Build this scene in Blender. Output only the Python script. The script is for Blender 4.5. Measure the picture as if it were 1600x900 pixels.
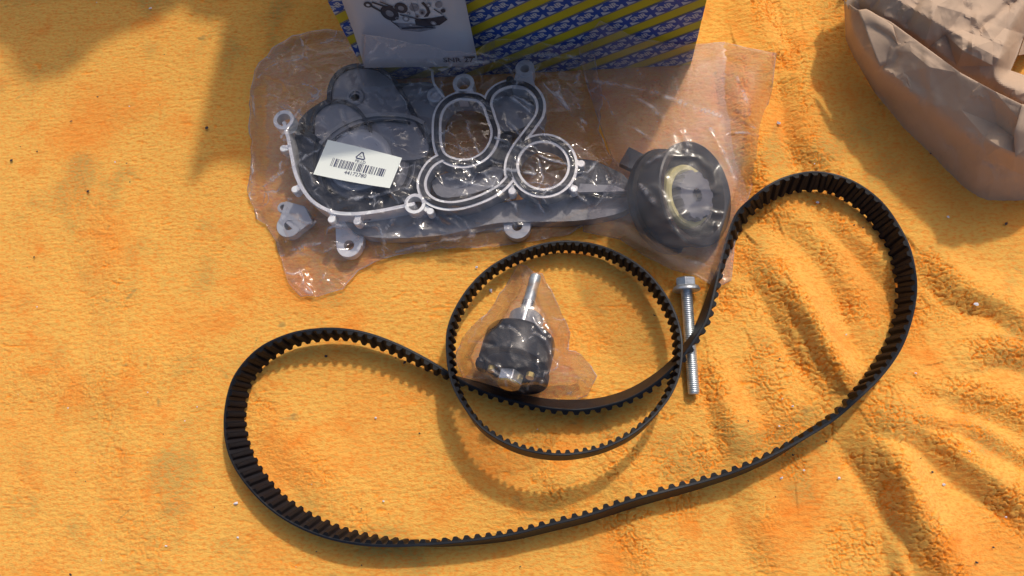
import bpy, bmesh, math, random
import numpy as np
from mathutils import Vector, Matrix
from mathutils.geometry import tessellate_polygon, delaunay_2d_cdt
R = math.radians
random.seed(7); rng = np.random.default_rng(7)
for o in list(bpy.data.objects): bpy.data.objects.remove(o)
scn = bpy.context.scene
C = scn.collection

# ------------------------------------------------------------------ camera
H, F = 0.68, 1209.0
NADIR = (915, 775)                                    # where the plumb line under the camera meets the picture
cam_d = bpy.data.cameras.new('camera'); cam = bpy.data.objects.new('camera', cam_d); C.objects.link(cam)
_up = -Vector(((NADIR[0]-800)/F, (450-NADIR[1])/F, -1)).normalized()
_x = (Vector((1, 0, 0))-_up*_up.x).normalized(); _y = _up.cross(_x)
CAMR = Matrix((_x, _y, _up))                            # camera axes to world axes
cam.location = (0, 0, H); cam.rotation_euler = CAMR.to_euler()
cam_d.sensor_width = 36; cam_d.lens = 36*F/1600; cam_d.clip_start = 0.01; cam_d.clip_end = 200
scn.camera = cam
# ------------------------------------------------------------------ sky, sun, exposure
SUN_EL = R(47); SUN_DIR = Vector((0.46*math.cos(SUN_EL), 0.888*math.cos(SUN_EL), math.sin(SUN_EL))).normalized()
w = bpy.data.worlds.new('World'); scn.world = w; w.use_nodes = True
nt = w.node_tree; nt.nodes.clear()
sky = nt.nodes.new('ShaderNodeTexSky'); sky.sky_type = 'NISHITA'; sky.sun_disc = False
sky.sun_elevation = SUN_EL; sky.sun_rotation = math.atan2(SUN_DIR.x, SUN_DIR.y); sky.dust_density = 5.0; sky.air_density = 1.0; sky.ozone_density = 1.0
bg = nt.nodes.new('ShaderNodeBackground'); bg.inputs[1].default_value = 0.145
ow = nt.nodes.new('ShaderNodeOutputWorld')
nt.links.new(sky.outputs[0], bg.inputs[0]); nt.links.new(bg.outputs[0], ow.inputs[0])
sd = bpy.data.lights.new('sun', 'SUN'); sd.energy = 2.6; sd.angle = R(2.6); sd.color = (1.0, 0.90, 0.76)
sun = bpy.data.objects.new('sun', sd); C.objects.link(sun); sun.location = (0.6, 1.2, 1.5)
sun.rotation_euler = (-SUN_DIR).to_track_quat('-Z', 'Y').to_euler()
scn.view_settings.view_transform = 'Standard'; scn.view_settings.look = 'None'
scn.view_settings.exposure = -0.32; scn.view_settings.gamma = 1.0
scn.cycles.transparent_max_bounces = 24; scn.cycles.max_bounces = 10

# ------------------------------------------------------------------ measuring helpers (place sizes read off the photograph as real positions)
CRN = np.array(CAMR)
def ray(u, v): return CRN @ np.array([(u-800)/F, (450-v)/F, -1.0])
def P(u, v, z=0.0):
    d = ray(u, v); t = (z-H)/d[2]
    return Vector((d[0]*t, d[1]*t, z))
def PY(u, v, y):
    d = ray(u, v); t = y/d[1]
    return Vector((d[0]*t, y, H+d[2]*t))
def Pn(u, v, z):                                  # arrays
    d = np.stack([(u-800)/F, (450-v)/F, -1.0+0*u], -1) @ CRN.T
    t = (z-H)/d[..., 2]
    return np.stack([d[..., 0]*t, d[..., 1]*t, z+0*t], -1)
def px(n, v=300, z=0.0):                          # n photo pixels at that place, in metres
    return (P(800+n, v, z)-P(800, v, z)).length

# ------------------------------------------------------------------ numpy noise
def _hash(ix, iy, s):
    h = (ix*374761393 + iy*668265263 + s*2147483647) & 0xffffffff
    h = ((h ^ (h >> 13))*1274126177) & 0xffffffff
    return ((h ^ (h >> 16)) & 0xffffff)/float(0xffffff)
def vnoise(x, y, s=0):
    x = np.asarray(x, float); y = np.asarray(y, float)
    ix = np.floor(x).astype(np.int64); iy = np.floor(y).astype(np.int64)
    fx = x-ix; fy = y-iy; fx = fx*fx*fx*(fx*(fx*6-15)+10); fy = fy*fy*fy*(fy*(fy*6-15)+10)
    a = _hash(ix, iy, s); b = _hash(ix+1, iy, s); c = _hash(ix, iy+1, s); d = _hash(ix+1, iy+1, s)
    return (a+(b-a)*fx)*(1-fy)+(c+(d-c)*fx)*fy
def fbm(x, y, s=0, o=4):
    t = 0; a = 1; n = 0
    for k in range(o):
        t = t+a*vnoise(x*2**k+17*k, y*2**k-9*k, s+k); n += a; a *= 0.5
    return t/n
def worley(x, y, s=0):
    ix = np.floor(x).astype(np.int64); iy = np.floor(y).astype(np.int64)
    f1 = np.full(x.shape, 9.0); f2 = f1.copy()
    for dx in (-1, 0, 1):
        for dy in (-1, 0, 1):
            jx = ix+dx; jy = iy+dy
            d = np.hypot(jx+_hash(jx, jy, s)-x, jy+_hash(jx, jy, s+5)-y)
            f2 = np.where(d < f1, f1, np.minimum(f2, d)); f1 = np.minimum(f1, d)
    return f1, f2

# ------------------------------------------------------------------ object helpers
def link_mesh(name, me, m=None, parent=None, smooth=False):
    o = bpy.data.objects.new(name, me); C.objects.link(o)
    if m is not None:
        if isinstance(m, (list, tuple)):
            for q in m: me.materials.append(q)
        elif not me.materials: me.materials.append(m)
    if parent: o.parent = parent
    if smooth and len(me.polygons): me.polygons.foreach_set('use_smooth', [True]*len(me.polygons))
    return o
def mk(name, vf, m=None, parent=None, smooth=False):
    me = bpy.data.meshes.new(name); me.from_pydata([tuple(v) for v in vf[0]], [], vf[1]); me.update()
    return link_mesh(name, me, m, parent, smooth)
def tag(o, label=None, cat=None, group=None, kind=None):
    for k, v in (('label', label), ('category', cat), ('group', group), ('kind', kind)):
        if v: o[k] = v
    return o
def empty(name, loc, label, cat, group=None):
    o = bpy.data.objects.new(name, None); C.objects.link(o); o.empty_display_size = 0.02
    o.location = loc; bpy.context.view_layer.update()
    return tag(o, label, cat, group)
def under(o, parent):                              # parent while keeping world coordinates
    o.parent = parent; o.matrix_parent_inverse = Matrix.Translation(-Vector(parent.location)); return o
def part(name, vf, m, parent, smooth=False):
    o = mk(name, vf, m, None, smooth)
    if parent.type == 'EMPTY': under(o, parent)
    else: o.parent = parent
    return o
def join(*vfs):
    V = []; Fc = []
    for v, f in vfs:
        n = len(V); V += [tuple(q) for q in v]; Fc += [tuple(i+n for i in g) for g in f]
    return V, Fc
def autosmooth(o, ang=35):
    me = o.data
    me.polygons.foreach_set('use_smooth', [True]*len(me.polygons))
    bm = bmesh.new(); bm.from_mesh(me)
    for e in bm.edges:
        if len(e.link_faces) == 2 and e.calc_face_angle(0) > R(ang): e.smooth = False
    bm.to_mesh(me); bm.free(); return o
def bevel(o, wd=0.0006, seg=2):
    b = o.modifiers.new('bevel', 'BEVEL'); b.width = wd; b.segments = seg; b.limit_method = 'ANGLE'; b.angle_limit = R(40); return o

# ------------------------------------------------------------------ materials
def mat(name, col=(.5, .5, .5), rough=.5, metal=0.0, spec=.5, noise=0.0, nscale=60, bump=0.0, bscale=300, col2=None, coat=0, sheen=0):
    m = bpy.data.materials.new(name); m.use_nodes = True; t = m.node_tree; n = t.nodes; b = n['Principled BSDF']
    b.inputs['Base Color'].default_value = (*col, 1); b.inputs['Roughness'].default_value = rough
    b.inputs['Metallic'].default_value = metal; b.inputs['Specular IOR Level'].default_value = spec
    if coat: b.inputs['Coat Weight'].default_value = coat
    if sheen: b.inputs['Sheen Weight'].default_value = sheen
    tc = n.new('ShaderNodeTexCoord')
    if noise or col2:
        x = n.new('ShaderNodeTexNoise'); x.inputs['Scale'].default_value = nscale; x.inputs['Detail'].default_value = 5
        t.links.new(tc.outputs['Object'], x.inputs['Vector'])
        r = n.new('ShaderNodeValToRGB'); t.links.new(x.outputs['Fac'], r.inputs['Fac'])
        c2 = col2 or tuple(c*(1-noise) for c in col)
        r.color_ramp.elements[0].position = .35; r.color_ramp.elements[1].position = .65
        r.color_ramp.elements[0].color = (*c2, 1); r.color_ramp.elements[1].color = (*col, 1)
        t.links.new(r.outputs[0], b.inputs['Base Color'])
        mr = n.new('ShaderNodeMapRange'); mr.inputs[3].default_value = max(rough-.1, .02); mr.inputs[4].default_value = min(rough+.12, 1)
        t.links.new(x.outputs['Fac'], mr.inputs[0]); t.links.new(mr.outputs[0], b.inputs['Roughness'])
    if bump:
        y = n.new('ShaderNodeTexNoise'); y.inputs['Scale'].default_value = bscale; y.inputs['Detail'].default_value = 6
        t.links.new(tc.outputs['Object'], y.inputs['Vector'])
        bp = n.new('ShaderNodeBump'); bp.inputs['Distance'].default_value = bump; bp.inputs['Strength'].default_value = 1
        t.links.new(y.outputs['Fac'], bp.inputs['Height']); t.links.new(bp.outputs[0], b.inputs['Normal'])
    return m
def film_mat(name, haze=.08, rough=.09, tint=(.945, .93, .945), gloss=1.0, bump=.0006, white=.5):
    m = bpy.data.materials.new(name); m.use_nodes = True; t = m.node_tree; n = t.nodes; n.clear()
    out = n.new('ShaderNodeOutputMaterial'); tr = n.new('ShaderNodeBsdfTransparent'); tr.inputs[0].default_value = (*tint, 1)
    gl = n.new('ShaderNodeBsdfGlossy'); gl.inputs['Roughness'].default_value = rough
    df = n.new('ShaderNodeBsdfDiffuse'); df.inputs[0].default_value = (.76, .78, .86, 1)
    tl = n.new('ShaderNodeBsdfTranslucent'); tl.inputs[0].default_value = (.76, .78, .86, 1)
    fr = n.new('ShaderNodeLayerWeight'); fr.inputs[0].default_value = .5
    fp = n.new('ShaderNodeMath'); fp.operation = 'POWER'; fp.inputs[1].default_value = 4; t.links.new(fr.outputs['Facing'], fp.inputs[0])
    fm = n.new('ShaderNodeMath'); fm.operation = 'MULTIPLY_ADD'; fm.inputs[1].default_value = .5*gloss; fm.inputs[2].default_value = .05*gloss; t.links.new(fp.outputs[0], fm.inputs[0])
    tc = n.new('ShaderNodeTexCoord')
    nz = n.new('ShaderNodeTexNoise'); nz.inputs['Scale'].default_value = 70; nz.inputs['Detail'].default_value = 4; nz.inputs['Distortion'].default_value = .6
    t.links.new(tc.outputs['Object'], nz.inputs['Vector'])
    bp = n.new('ShaderNodeBump'); bp.inputs['Distance'].default_value = bump; t.links.new(nz.outputs['Fac'], bp.inputs['Height'])
    for q in (gl, fr): t.links.new(bp.outputs[0], q.inputs['Normal'])
    hz = n.new('ShaderNodeTexNoise'); hz.inputs['Scale'].default_value = 14; hz.inputs['Detail'].default_value = 5
    t.links.new(tc.outputs['Object'], hz.inputs['Vector'])
    mr = n.new('ShaderNodeMapRange'); mr.inputs[1].default_value = .3; mr.inputs[2].default_value = .7
    mr.inputs[3].default_value = haze*.35; mr.inputs[4].default_value = haze*2.0; t.links.new(hz.outputs['Fac'], mr.inputs[0])
    at = n.new('ShaderNodeAttribute'); at.attribute_name = 'crease'                    # white glints painted along the creases; welded seam whiter too
    ca = n.new('ShaderNodeMath'); ca.operation = 'MULTIPLY_ADD'; ca.inputs[1].default_value = white; ca.use_clamp = True
    t.links.new(at.outputs['Fac'], ca.inputs[0]); t.links.new(mr.outputs[0], ca.inputs[2])
    md = n.new('ShaderNodeMixShader'); md.inputs[0].default_value = .45; t.links.new(df.outputs[0], md.inputs[1]); t.links.new(tl.outputs[0], md.inputs[2])
    m1 = n.new('ShaderNodeMixShader'); t.links.new(ca.outputs[0], m1.inputs[0]); t.links.new(tr.outputs[0], m1.inputs[1]); t.links.new(md.outputs[0], m1.inputs[2])
    m2 = n.new('ShaderNodeMixShader'); t.links.new(fm.outputs[0], m2.inputs[0]); t.links.new(m1.outputs[0], m2.inputs[1]); t.links.new(gl.outputs[0], m2.inputs[2])
    t.links.new(m2.outputs[0], out.inputs[0]); return m

M = {}
M['rubber'] = mat('belt_rubber', (.005, .008, .015), .5, spec=.35, noise=.3, nscale=90, bump=.00012, bscale=900)
M['tooth'] = mat('belt_tooth_fabric', (.004, .005, .009), .6, spec=.25, noise=.3, nscale=200, bump=.00012, bscale=1500)
M['black'] = mat('black_plastic', (.008, .009, .013), .38, noise=.3, nscale=40, bump=.0001, bscale=500)
M['gasket'] = mat('black_gasket', (.012, .014, .022), .45)
M['alu'] = mat('machined_aluminium', (.86, .87, .88), .42, metal=.35, noise=.12, nscale=90, bump=.00008, bscale=900)
M['cast'] = mat('cast_aluminium', (.34, .34, .35), .5, metal=.3, noise=.3, nscale=60, bump=.0003, bscale=350)
M['castdark'] = mat('dark_cast_metal', (.07, .075, .09), .5, metal=.4, noise=.3, nscale=50, bump=.0003, bscale=350)
M['pressed'] = mat('pressed_grey_steel', (.24, .25, .28), .45, metal=.4, noise=.2, nscale=30, bump=.0001, bscale=300)
M['hub'] = mat('light_grey_hub', (.50, .52, .56), .4, metal=.3, noise=.15, nscale=30)
M['zinc'] = mat('zinc_plated_steel', (.66, .72, .75), .36, metal=.7, noise=.25, nscale=200, bump=.00005, bscale=900)
M['steel'] = mat('bright_steel', (.75, .76, .76), .22, metal=.95, noise=.15, nscale=100)
M['brass'] = mat('yellow_passivated_steel', (.60, .46, .16), .35, metal=.7, noise=.2, nscale=150)
M['red'] = mat('red_brown_washer', (.28, .07, .04), .5)
M['white'] = mat('label_paper', (.86, .90, .84), .6)
M['ink'] = mat('label_ink', (.03, .04, .12), .6)
M['kraft'] = mat('kraft_paper', (.50, .355, .25), .75, noise=.10, nscale=25, bump=.0006, bscale=90)
M['yellow'] = mat('printed_yellow', (.50, .42, .012), .4, noise=.08, nscale=20)
M['blue'] = mat('printed_blue', (.010, .06, .34), .4)
M['logo'] = mat('printed_white', (.46, .50, .57), .4)
M['grey_line'] = mat('printed_dark_line', (.25, .22, .02), .5)
M['leaflet'] = mat('leaflet_paper', (.42, .46, .54), .45, noise=.04, nscale=15)
M['film'] = film_mat('clear_film', .05, .10, gloss=1.15, white=.85)
M['film_small'] = film_mat('clear_film_small', .035, .09, gloss=1.3, white=.6)
M['film_milky'] = film_mat('milky_film', .095, .22, bump=.0002, white=.5, gloss=.8)
M['caster'] = mat('shadow_caster', (.25, .27, .3), .7, noise=.2, nscale=5)  # for the unseen sheet added to cast shadows
M['inner'] = mat('off_yellow_ring', (.55, .50, .22), .5)

# towel
def towel_mat():
    m = bpy.data.materials.new('orange_terry'); m.use_nodes = True; t = m.node_tree; n = t.nodes; b = n['Principled BSDF']
    L = t.links.new
    tc = n.new('ShaderNodeTexCoord')
    def noise(scale, detail=4, dist=0, sc=(1, 1, 1), loc=(0, 0, 0)):
        mp = n.new('ShaderNodeMapping'); mp.inputs['Scale'].default_value = sc; mp.inputs['Location'].default_value = loc
        L(tc.outputs['Object'], mp.inputs[0])
        x = n.new('ShaderNodeTexNoise'); x.inputs['Scale'].default_value = scale; x.inputs['Detail'].default_value = detail; x.inputs['Distortion'].default_value = dist
        L(mp.outputs[0], x.inputs['Vector']); return x.outputs['Fac']
    def rng_(s, a, b_, lo=0, hi=1):
        q = n.new('ShaderNodeMapRange'); q.interpolation_type = 'SMOOTHSTEP'
        q.inputs[1].default_value = a; q.inputs[2].default_value = b_; q.inputs[3].default_value = lo; q.inputs[4].default_value = hi
        L(s, q.inputs[0]); return q.outputs[0]
    def mix(f, a, b_):
        q = n.new('ShaderNodeMix'); q.data_type = 'RGBA'
        if hasattr(f, 'links'): L(f, q.inputs[0])
        else: q.inputs[0].default_value = f
        for i, c in ((6, a), (7, b_)):
            if isinstance(c, tuple): q.inputs[i].default_value = (*c, 1)
            else: L(c, q.inputs[i])
        return q.outputs[2]
    def mul(a, b_):
        q = n.new('ShaderNodeMath'); q.operation = 'MULTIPLY'; L(a, q.inputs[0])
        if isinstance(b_, float): q.inputs[1].default_value = b_
        else: L(b_, q.inputs[1])
        return q.outputs[0]
    pale = (.86, .47, .10); deep = (.88, .225, .020); dull = (.50, .32, .085)
    c = mix(rng_(noise(9, 5, .4), .50, .74, 0, .5), pale, deep)                       # broad orange areas
    c = mix(rng_(noise(26, 5, .5, loc=(3, 1, 0)), .52, .78, 0, .6), c, deep)            # smaller patches
    c = mix(rng_(noise(15, 6, .3, loc=(7, 7, 0)), .52, .72, 0, .75), c, dull)           # grubby patches
    c = mix(rng_(noise(420, 3, 0, (.6, 1.2, 1)), .42, .68, 0, .55), c, deep)           # single loops of yarn
    at = n.new('ShaderNodeAttribute'); at.attribute_name = 'pile'                        # orange bounce light between the loops, painted into the cracks
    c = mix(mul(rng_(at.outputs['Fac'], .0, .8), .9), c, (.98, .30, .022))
    c = mix(rng_(noise(40, 3, .8, loc=(11, 2, 0)), .68, .78, 0, .6), c, (.34, .25, .09))  # soiled spots
    L(c, b.inputs['Base Color']); b.inputs['Roughness'].default_value = 1; b.inputs['Specular IOR Level'].default_value = .12
    b.inputs['Sheen Weight'].default_value = .25; b.inputs['Sheen Tint'].default_value = (1, .8, .5, 1)
    h1 = noise(900, 3, 0, (.5, 1.2, 1)); h2 = noise(2200, 2)
    ad = n.new('ShaderNodeMath'); ad.operation = 'ADD'; L(h1, ad.inputs[0]); L(mul(h2, .5), ad.inputs[1])
    bp = n.new('ShaderNodeBump'); bp.inputs['Distance'].default_value = .0006; L(ad.outputs[0], bp.inputs['Height']); L(bp.outputs[0], b.inputs['Normal'])
    return m
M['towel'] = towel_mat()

# ================================================================== TOWEL
RIDGES = [  # (photo points down the crest, height m, half width m, skew)
    ([(1190, 400), (1225, 450), (1265, 525), (1318, 612)], .007, .017),
    ([(1235, 455), (1275, 520), (1322, 612)], .006, .010),
    ([(1335, 645), (1390, 730), (1450, 830), (1500, 930)], .012, .020),
    ([(1350, 632), (1430, 668), (1520, 730), (1620, 800)], .009, .016),
    ([(1345, 610), (1430, 600), (1530, 610), (1640, 660)], .006, .018),
    ([(1150, 90), (1165, 180), (1180, 260), (1210, 330)], .006, .017),
    ([(1250, 60), (1245, 130), (1262, 220), (1310, 290)], .005, .015),
    ([(1290, 330), (1360, 400), (1420, 450)], .004, .012),
    ([(1440, 400), (1500, 450), (1560, 470), (1640, 520)], .006, .016),
    ([(1480, 560), (1550, 540), (1640, 560)], .005, .014),
    ([(1190, 560), (1230, 640), (1240, 740)], .0035, .018),
    ([(1130, 620), (1170, 700), (1200, 820), (1230, 910)], .003, .02),
    ([(960, 700), (990, 800), (1030, 910)], .002, .02),
    ([(1210, 120), (1190, 40), (1160, -30)], .005, .016),
    ([(1380, 660), (1400, 760), (1405, 860), (1430, 930)], .004, .012),
    ([(1400, 640), (1500, 660), (1620, 720)], .004, .010),
    ([(1235, 330), (1290, 400), (1340, 470), (1370, 560)], .003, .012),
    ([(1110, 560), (1140, 640), (1150, 720)], .003, .013),
    ([(880, 640), (860, 740), (900, 800)], .0015, .02),
    ([(420, 640), (480, 720), (560, 800)], .0018, .024),
    ([(150, 330), (200, 480), (190, 640), (240, 860)], .0018, .03),
    ([(30, 560), (120, 600), (300, 560)], .0014, .03),
]
def seg_dist(X, Y, a, b):
    dx, dy = b[0]-a[0], b[1]-a[1]; L2 = dx*dx+dy*dy
    t = np.clip(((X-a[0])*dx+(Y-a[1])*dy)/L2, 0, 1)
    qx = X-(a[0]+t*dx); qy = Y-(a[1]+t*dy)
    return np.hypot(qx, qy), np.sign(dx*qy-dy*qx), t
def macro(X, Y):
    z = np.zeros_like(X); mask = np.zeros_like(X); calm = np.zeros_like(X)
    wx = X+(fbm(X*22, Y*22, 3, 2)-.5)*.008; wy = Y+(fbm(X*22, Y*22, 31, 2)-.5)*.008
    for pts, h, wd in RIDGES:
        pw = [P(*p) for p in pts]; best = np.full(X.shape, 9.0); sg = np.zeros_like(X); tt = np.zeros_like(X)
        n = len(pw)-1
        for i in range(n):
            d, s, t = seg_dist(wx, wy, pw[i], pw[i+1]); u = d < best
            best = np.where(u, d, best); sg = np.where(u, s, sg); tt = np.where(u, (i+t)/n, tt)
        w_ = np.where(sg > 0, wd*1.3, wd*.8)                       # gentle towards the upper right, steep towards the lower left
        g = np.exp(-(best/w_)**2)
        amp = 1.35*h*(.30+1.0*np.sin(np.pi*(.06+.88*tt))**.8)
        foot = np.exp(-((best-wd*1.25)/(wd*.30))**2)*(sg <= 0)*np.clip(np.sin(np.pi*np.clip(tt, .02, .98))*1.6, 0, 1)
        z = z+amp*g-.30*h*foot; gm = np.exp(-(best/(wd*np.where(sg > 0, .55, 1.1)))**2)
        mask = np.maximum(mask, gm*min(1, h/.005)); lee = np.exp(-((best-wd*1.1)/(wd*.7))**2)*(sg > 0)*min(1, h/.006); calm = np.maximum(calm, lee)
    z += .0008*(fbm(X*18, Y*18, 8, 2)-.5)*2
    if X.size > 5000 or True:                       # pressed down where the long belt crosses the folds
        pr = [P(*p) for p in ((1430, 452), (1410, 533), (1363, 598), (1299, 652), (1206, 710), (1104, 752))]; bd_ = np.full(X.shape, 9.0)
        for a, b in zip(pr, pr[1:]): bd_ = np.minimum(bd_, seg_dist(X, Y, a, b)[0])
        z = z*(1-.7*np.exp(-(bd_/.016)**2))
    return z, mask, calm
def build_towel():
    sp = .00085
    cs_ = [P(*q) for q in ((-20, -20), (1620, -20), (-20, 920), (1620, 920))]
    x0, x1, y0, y1 = min(c.x for c in cs_), max(c.x for c in cs_), min(c.y for c in cs_), max(c.y for c in cs_); print('towel', x0, x1, y0, y1)
    def axis(a, b):
        c = np.arange(a, b, sp); m = np.array([.003, .008, .02, .05, .1, .18, .3])
        return np.concatenate([a-m[::-1], c, b+m])
    ax, ay = axis(x0, x1), axis(y0, y1)
    X, Y = np.meshgrid(ax, ay); nx, ny = len(ax), len(ay)
    z, mask, calm = macro(X, Y)
    # pile: clumps of loops, split open on the crests and in scattered patches
    patch = np.clip((fbm(X*14, Y*14, 40, 4)-.44)*4.5, 0, 1)*np.clip((X+.22)/.30, .10, 1)
    openp = np.clip(mask*1.15+patch*.8, 0, 1)*(1-.85*np.clip(calm*(1-mask), 0, 1))
    ux = X+.0032*(fbm(X*160, Y*160, 60, 3)-.5)*2; uy = Y+.0032*(fbm(X*160, Y*160, 70, 3)-.5)*2
    f1, f2 = worley(ux*330, uy*400, 11); crack = 1-np.clip((f2-f1)*3.2, 0, 1)
    g1, g2 = worley(ux*150, uy*190, 23); crack2 = 1-np.clip((g2-g1)*5.0, 0, 1)
    gate = np.clip((fbm(X*60, Y*60, 90, 3)-.36)*5, 0, 1)
    c1 = crack**1.5*gate; c2 = crack2**2*np.clip((fbm(X*45, Y*45, 95, 3)-.40)*5, 0, 1)
    z += -.0012*c1*(openp*.95+.12)-.0023*c2*openp
    z += .00035*(fbm(ux*520, uy*760, 5, 3)-.5)*2*(.55+.6*openp)
    z += .00045*(fbm(X*150, Y*520, 15, 3)-.5)*2
    # short slits where the flat pile parts
    sl = vnoise(X*140+3*vnoise(X*40, Y*40, 7), Y*560, 77); sl = np.clip((sl-.80)*6, 0, 1)*np.clip((fbm(X*35, Y*35, 44, 2)-.45)*6, 0, 1)
    z += -.0007*sl
    pile = np.clip(c1*(.2+.8*openp)*.8+c2*openp+sl*.45, 0, 1)  # crack mask for the painted bounce-light orange
    # where the towel is pressed down by the belts' resting edges it stays flat enough
    V = np.stack([X, Y, z], -1).reshape(-1, 3)
    i = np.arange((ny-1)*(nx-1)); r, c = i//(nx-1), i % (nx-1); a = r*nx+c
    Fq = np.stack([a, a+1, a+nx+1, a+nx], -1)
    me = bpy.data.meshes.new('orange_towel')
    me.vertices.add(len(V)); me.vertices.foreach_set('co', V.ravel().astype(np.float32))
    me.loops.add(Fq.size); me.loops.foreach_set('vertex_index', Fq.ravel().astype(np.int32))
    me.polygons.add(len(Fq)); me.polygons.foreach_set('loop_start', (np.arange(len(Fq))*4).astype(np.int32))
    me.polygons.foreach_set('loop_total', np.full(len(Fq), 4, np.int32))
    me.polygons.foreach_set('use_smooth', np.ones(len(Fq), bool))
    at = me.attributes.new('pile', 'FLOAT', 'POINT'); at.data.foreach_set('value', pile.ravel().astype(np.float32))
    me.update(calc_edges=True)
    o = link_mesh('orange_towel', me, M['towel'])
    tag(o, 'orange terry towel spread out and rucked into folds at the right', 'towel')
build_towel()
def towel_z(x, y):
    return float(macro(np.array([x]), np.array([y]))[0][0])
# ground below the towel
mk('ground', ([(-6, -6, -.02), (6, -6, -.02), (6, 6, -.02), (-6, 6, -.02)], [(0, 1, 2, 3)]), mat('concrete_ground', (.3, .29, .27), .9, noise=.2, nscale=3))['kind'] = 'structure'

# ================================================================== BELTS
def catmull(pts, n, closed=True):
    p = np.array(pts, float); N = len(p); out = []
    for i in range(N if closed else N-1):
        if closed: q = [p[(i+k-1) % N] for k in range(4)]
        else: q = [p[max(i-1, 0)], p[i], p[i+1], p[min(i+2, N-1)]]
        for j in range(n):
            t = j/n
            out.append(.5*((2*q[1])+(-q[0]+q[2])*t+(2*q[0]-5*q[1]+4*q[2]-q[3])*t*t+(-q[0]+3*q[1]-3*q[2]+q[3])*t**3))
    if not closed: out.append(p[-1])
    return np.array(out)
def make_belt(name, ctrl, Wd, th, pitch, tooth_h, label, group=None):
    # ctrl: top edge (u,v), resting edge (u,v), height of resting edge
    S = catmull(ctrl, 14)
    top = []; bot = []
    q0 = Pn(S[:, 2], S[:, 3], 0*S[:, 2]); tz = macro(q0[:, 0], q0[:, 1])[0]
    for _ in range(60): tz = (np.roll(tz, 1)+2*tz+np.roll(tz, -1))/4
    S[:, 4] += np.maximum(tz, 0)
    for uT, vT, uB, vB, zB in S:
        b = np.array(P(uB, vB, zB)); lo, hi = zB, zB+Wd*1.02
        for _ in range(40):
            mid = (lo+hi)/2; t = np.array(P(uT, vT, mid))
            if np.linalg.norm(t-b) < Wd: lo = mid
            else: hi = mid
        top.append(np.array(P(uT, vT, lo))); bot.append(b)
    top, bot = np.array(top), np.array(bot)
    def smooth(a, k=5):
        for _ in range(k): a = (np.roll(a, 1, 0)+2*a+np.roll(a, -1, 0))/4
        return a
    cen = smooth((top+bot)/2, 8); wv = smooth(top-bot, 14); wv /= np.linalg.norm(wv, axis=1)[:, None]
    # resample evenly
    d = np.linalg.norm(np.roll(cen, -1, 0)-cen, axis=1); s = np.concatenate([[0], np.cumsum(d)]); Lt = s[-1]
    nt_ = int(round(Lt/pitch)); K = 4; n = nt_*K
    cc = np.vstack([cen, cen[:1]]); ww = np.vstack([wv, wv[:1]])
    ss = np.arange(n)*Lt/n
    cen = np.stack([np.interp(ss, s, cc[:, k]) for k in range(3)], -1); wv = np.stack([np.interp(ss, s, ww[:, k]) for k in range(3)], -1)
    tg = np.roll(cen, -1, 0)-np.roll(cen, 1, 0); tg /= np.linalg.norm(tg, axis=1)[:, None]
    wv -= (wv*tg).sum(1)[:, None]*tg; wv /= np.linalg.norm(wv, axis=1)[:, None]
    nrm = np.cross(wv, tg)
    area = .5*np.sum(cen[:, 0]*np.roll(cen[:, 1], -1)-np.roll(cen[:, 0], -1)*cen[:, 1])
    if area < 0: nrm = -nrm                                          # nrm points to the inside of the loop
    nrm = np.where(True, nrm, nrm)
    hw = Wd/2; c = .0004
    prof = [(0, -hw+c), (c, -hw), (th-c, -hw), (th, -hw+c), (th, hw-c), (th-c, hw), (c, hw), (0, hw-c)]   # (inward, along width)
    V = []; Fc = []; m = len(prof)
    for i in range(n):
        for a, b in prof: V.append(cen[i]+nrm[i]*(a-th)+wv[i]*b)
    for i in range(n):
        j = (i+1) % n
        for k in range(m): Fc.append((i*m+k, i*m+(k+1) % m, j*m+(k+1) % m, j*m+k))
    loc = cen.mean(0); loc[2] = 0
    root = empty(name, tuple(loc), label, 'timing belt', group)
    body = part('belt_band', (V, Fc), M['rubber'], root); autosmooth(body, 30)
    # one tooth, rounded trapezium, x along belt, y inwards, z across
    a, t2 = pitch*.33, pitch*.17
    pr = [(-a*1.12, -.0002), (-a*.86, tooth_h*.25), (-t2*1.15, tooth_h*.88), (-t2*.6, tooth_h), (t2*.6, tooth_h), (t2*1.15, tooth_h*.88), (a*.86, tooth_h*.25), (a*1.12, -.0002)]
    tv = [(x, y, s_*(hw-.0003)) for s_ in (-1, 1) for x, y in pr]; q = len(pr)
    tf = [(k, k+1, k+1+q, k+q) for k in range(q-1)]+[tuple(range(q))[::-1], tuple(range(q, 2*q))]
    me = bpy.data.meshes.new('tooth'); me.from_pydata(tv, [], tf); me.update(); me.materials.append(M['tooth'])
    bm = bmesh.new(); bm.from_mesh(me); bmesh.ops.recalc_face_normals(bm, faces=bm.faces); bm.to_mesh(me); bm.free()
    inv = Matrix.Translation(-Vector(root.location))
    for i in range(nt_):
        k = i*K
        mt = Matrix(((tg[k][0], nrm[k][0], wv[k][0], cen[k][0]), (tg[k][1], nrm[k][1], wv[k][1], cen[k][1]), (tg[k][2], nrm[k][2], wv[k][2], cen[k][2]), (0, 0, 0, 1)))
        o = bpy.data.objects.new('tooth', me); C.objects.link(o); o.parent = root; o.matrix_parent_inverse = Matrix.Identity(4)
        o.matrix_basis = inv @ mt
    print(name, 'length', Lt, 'teeth', nt_, 'zmax', V and max(v[2] for v in V))
    return root
mm = .001
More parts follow.
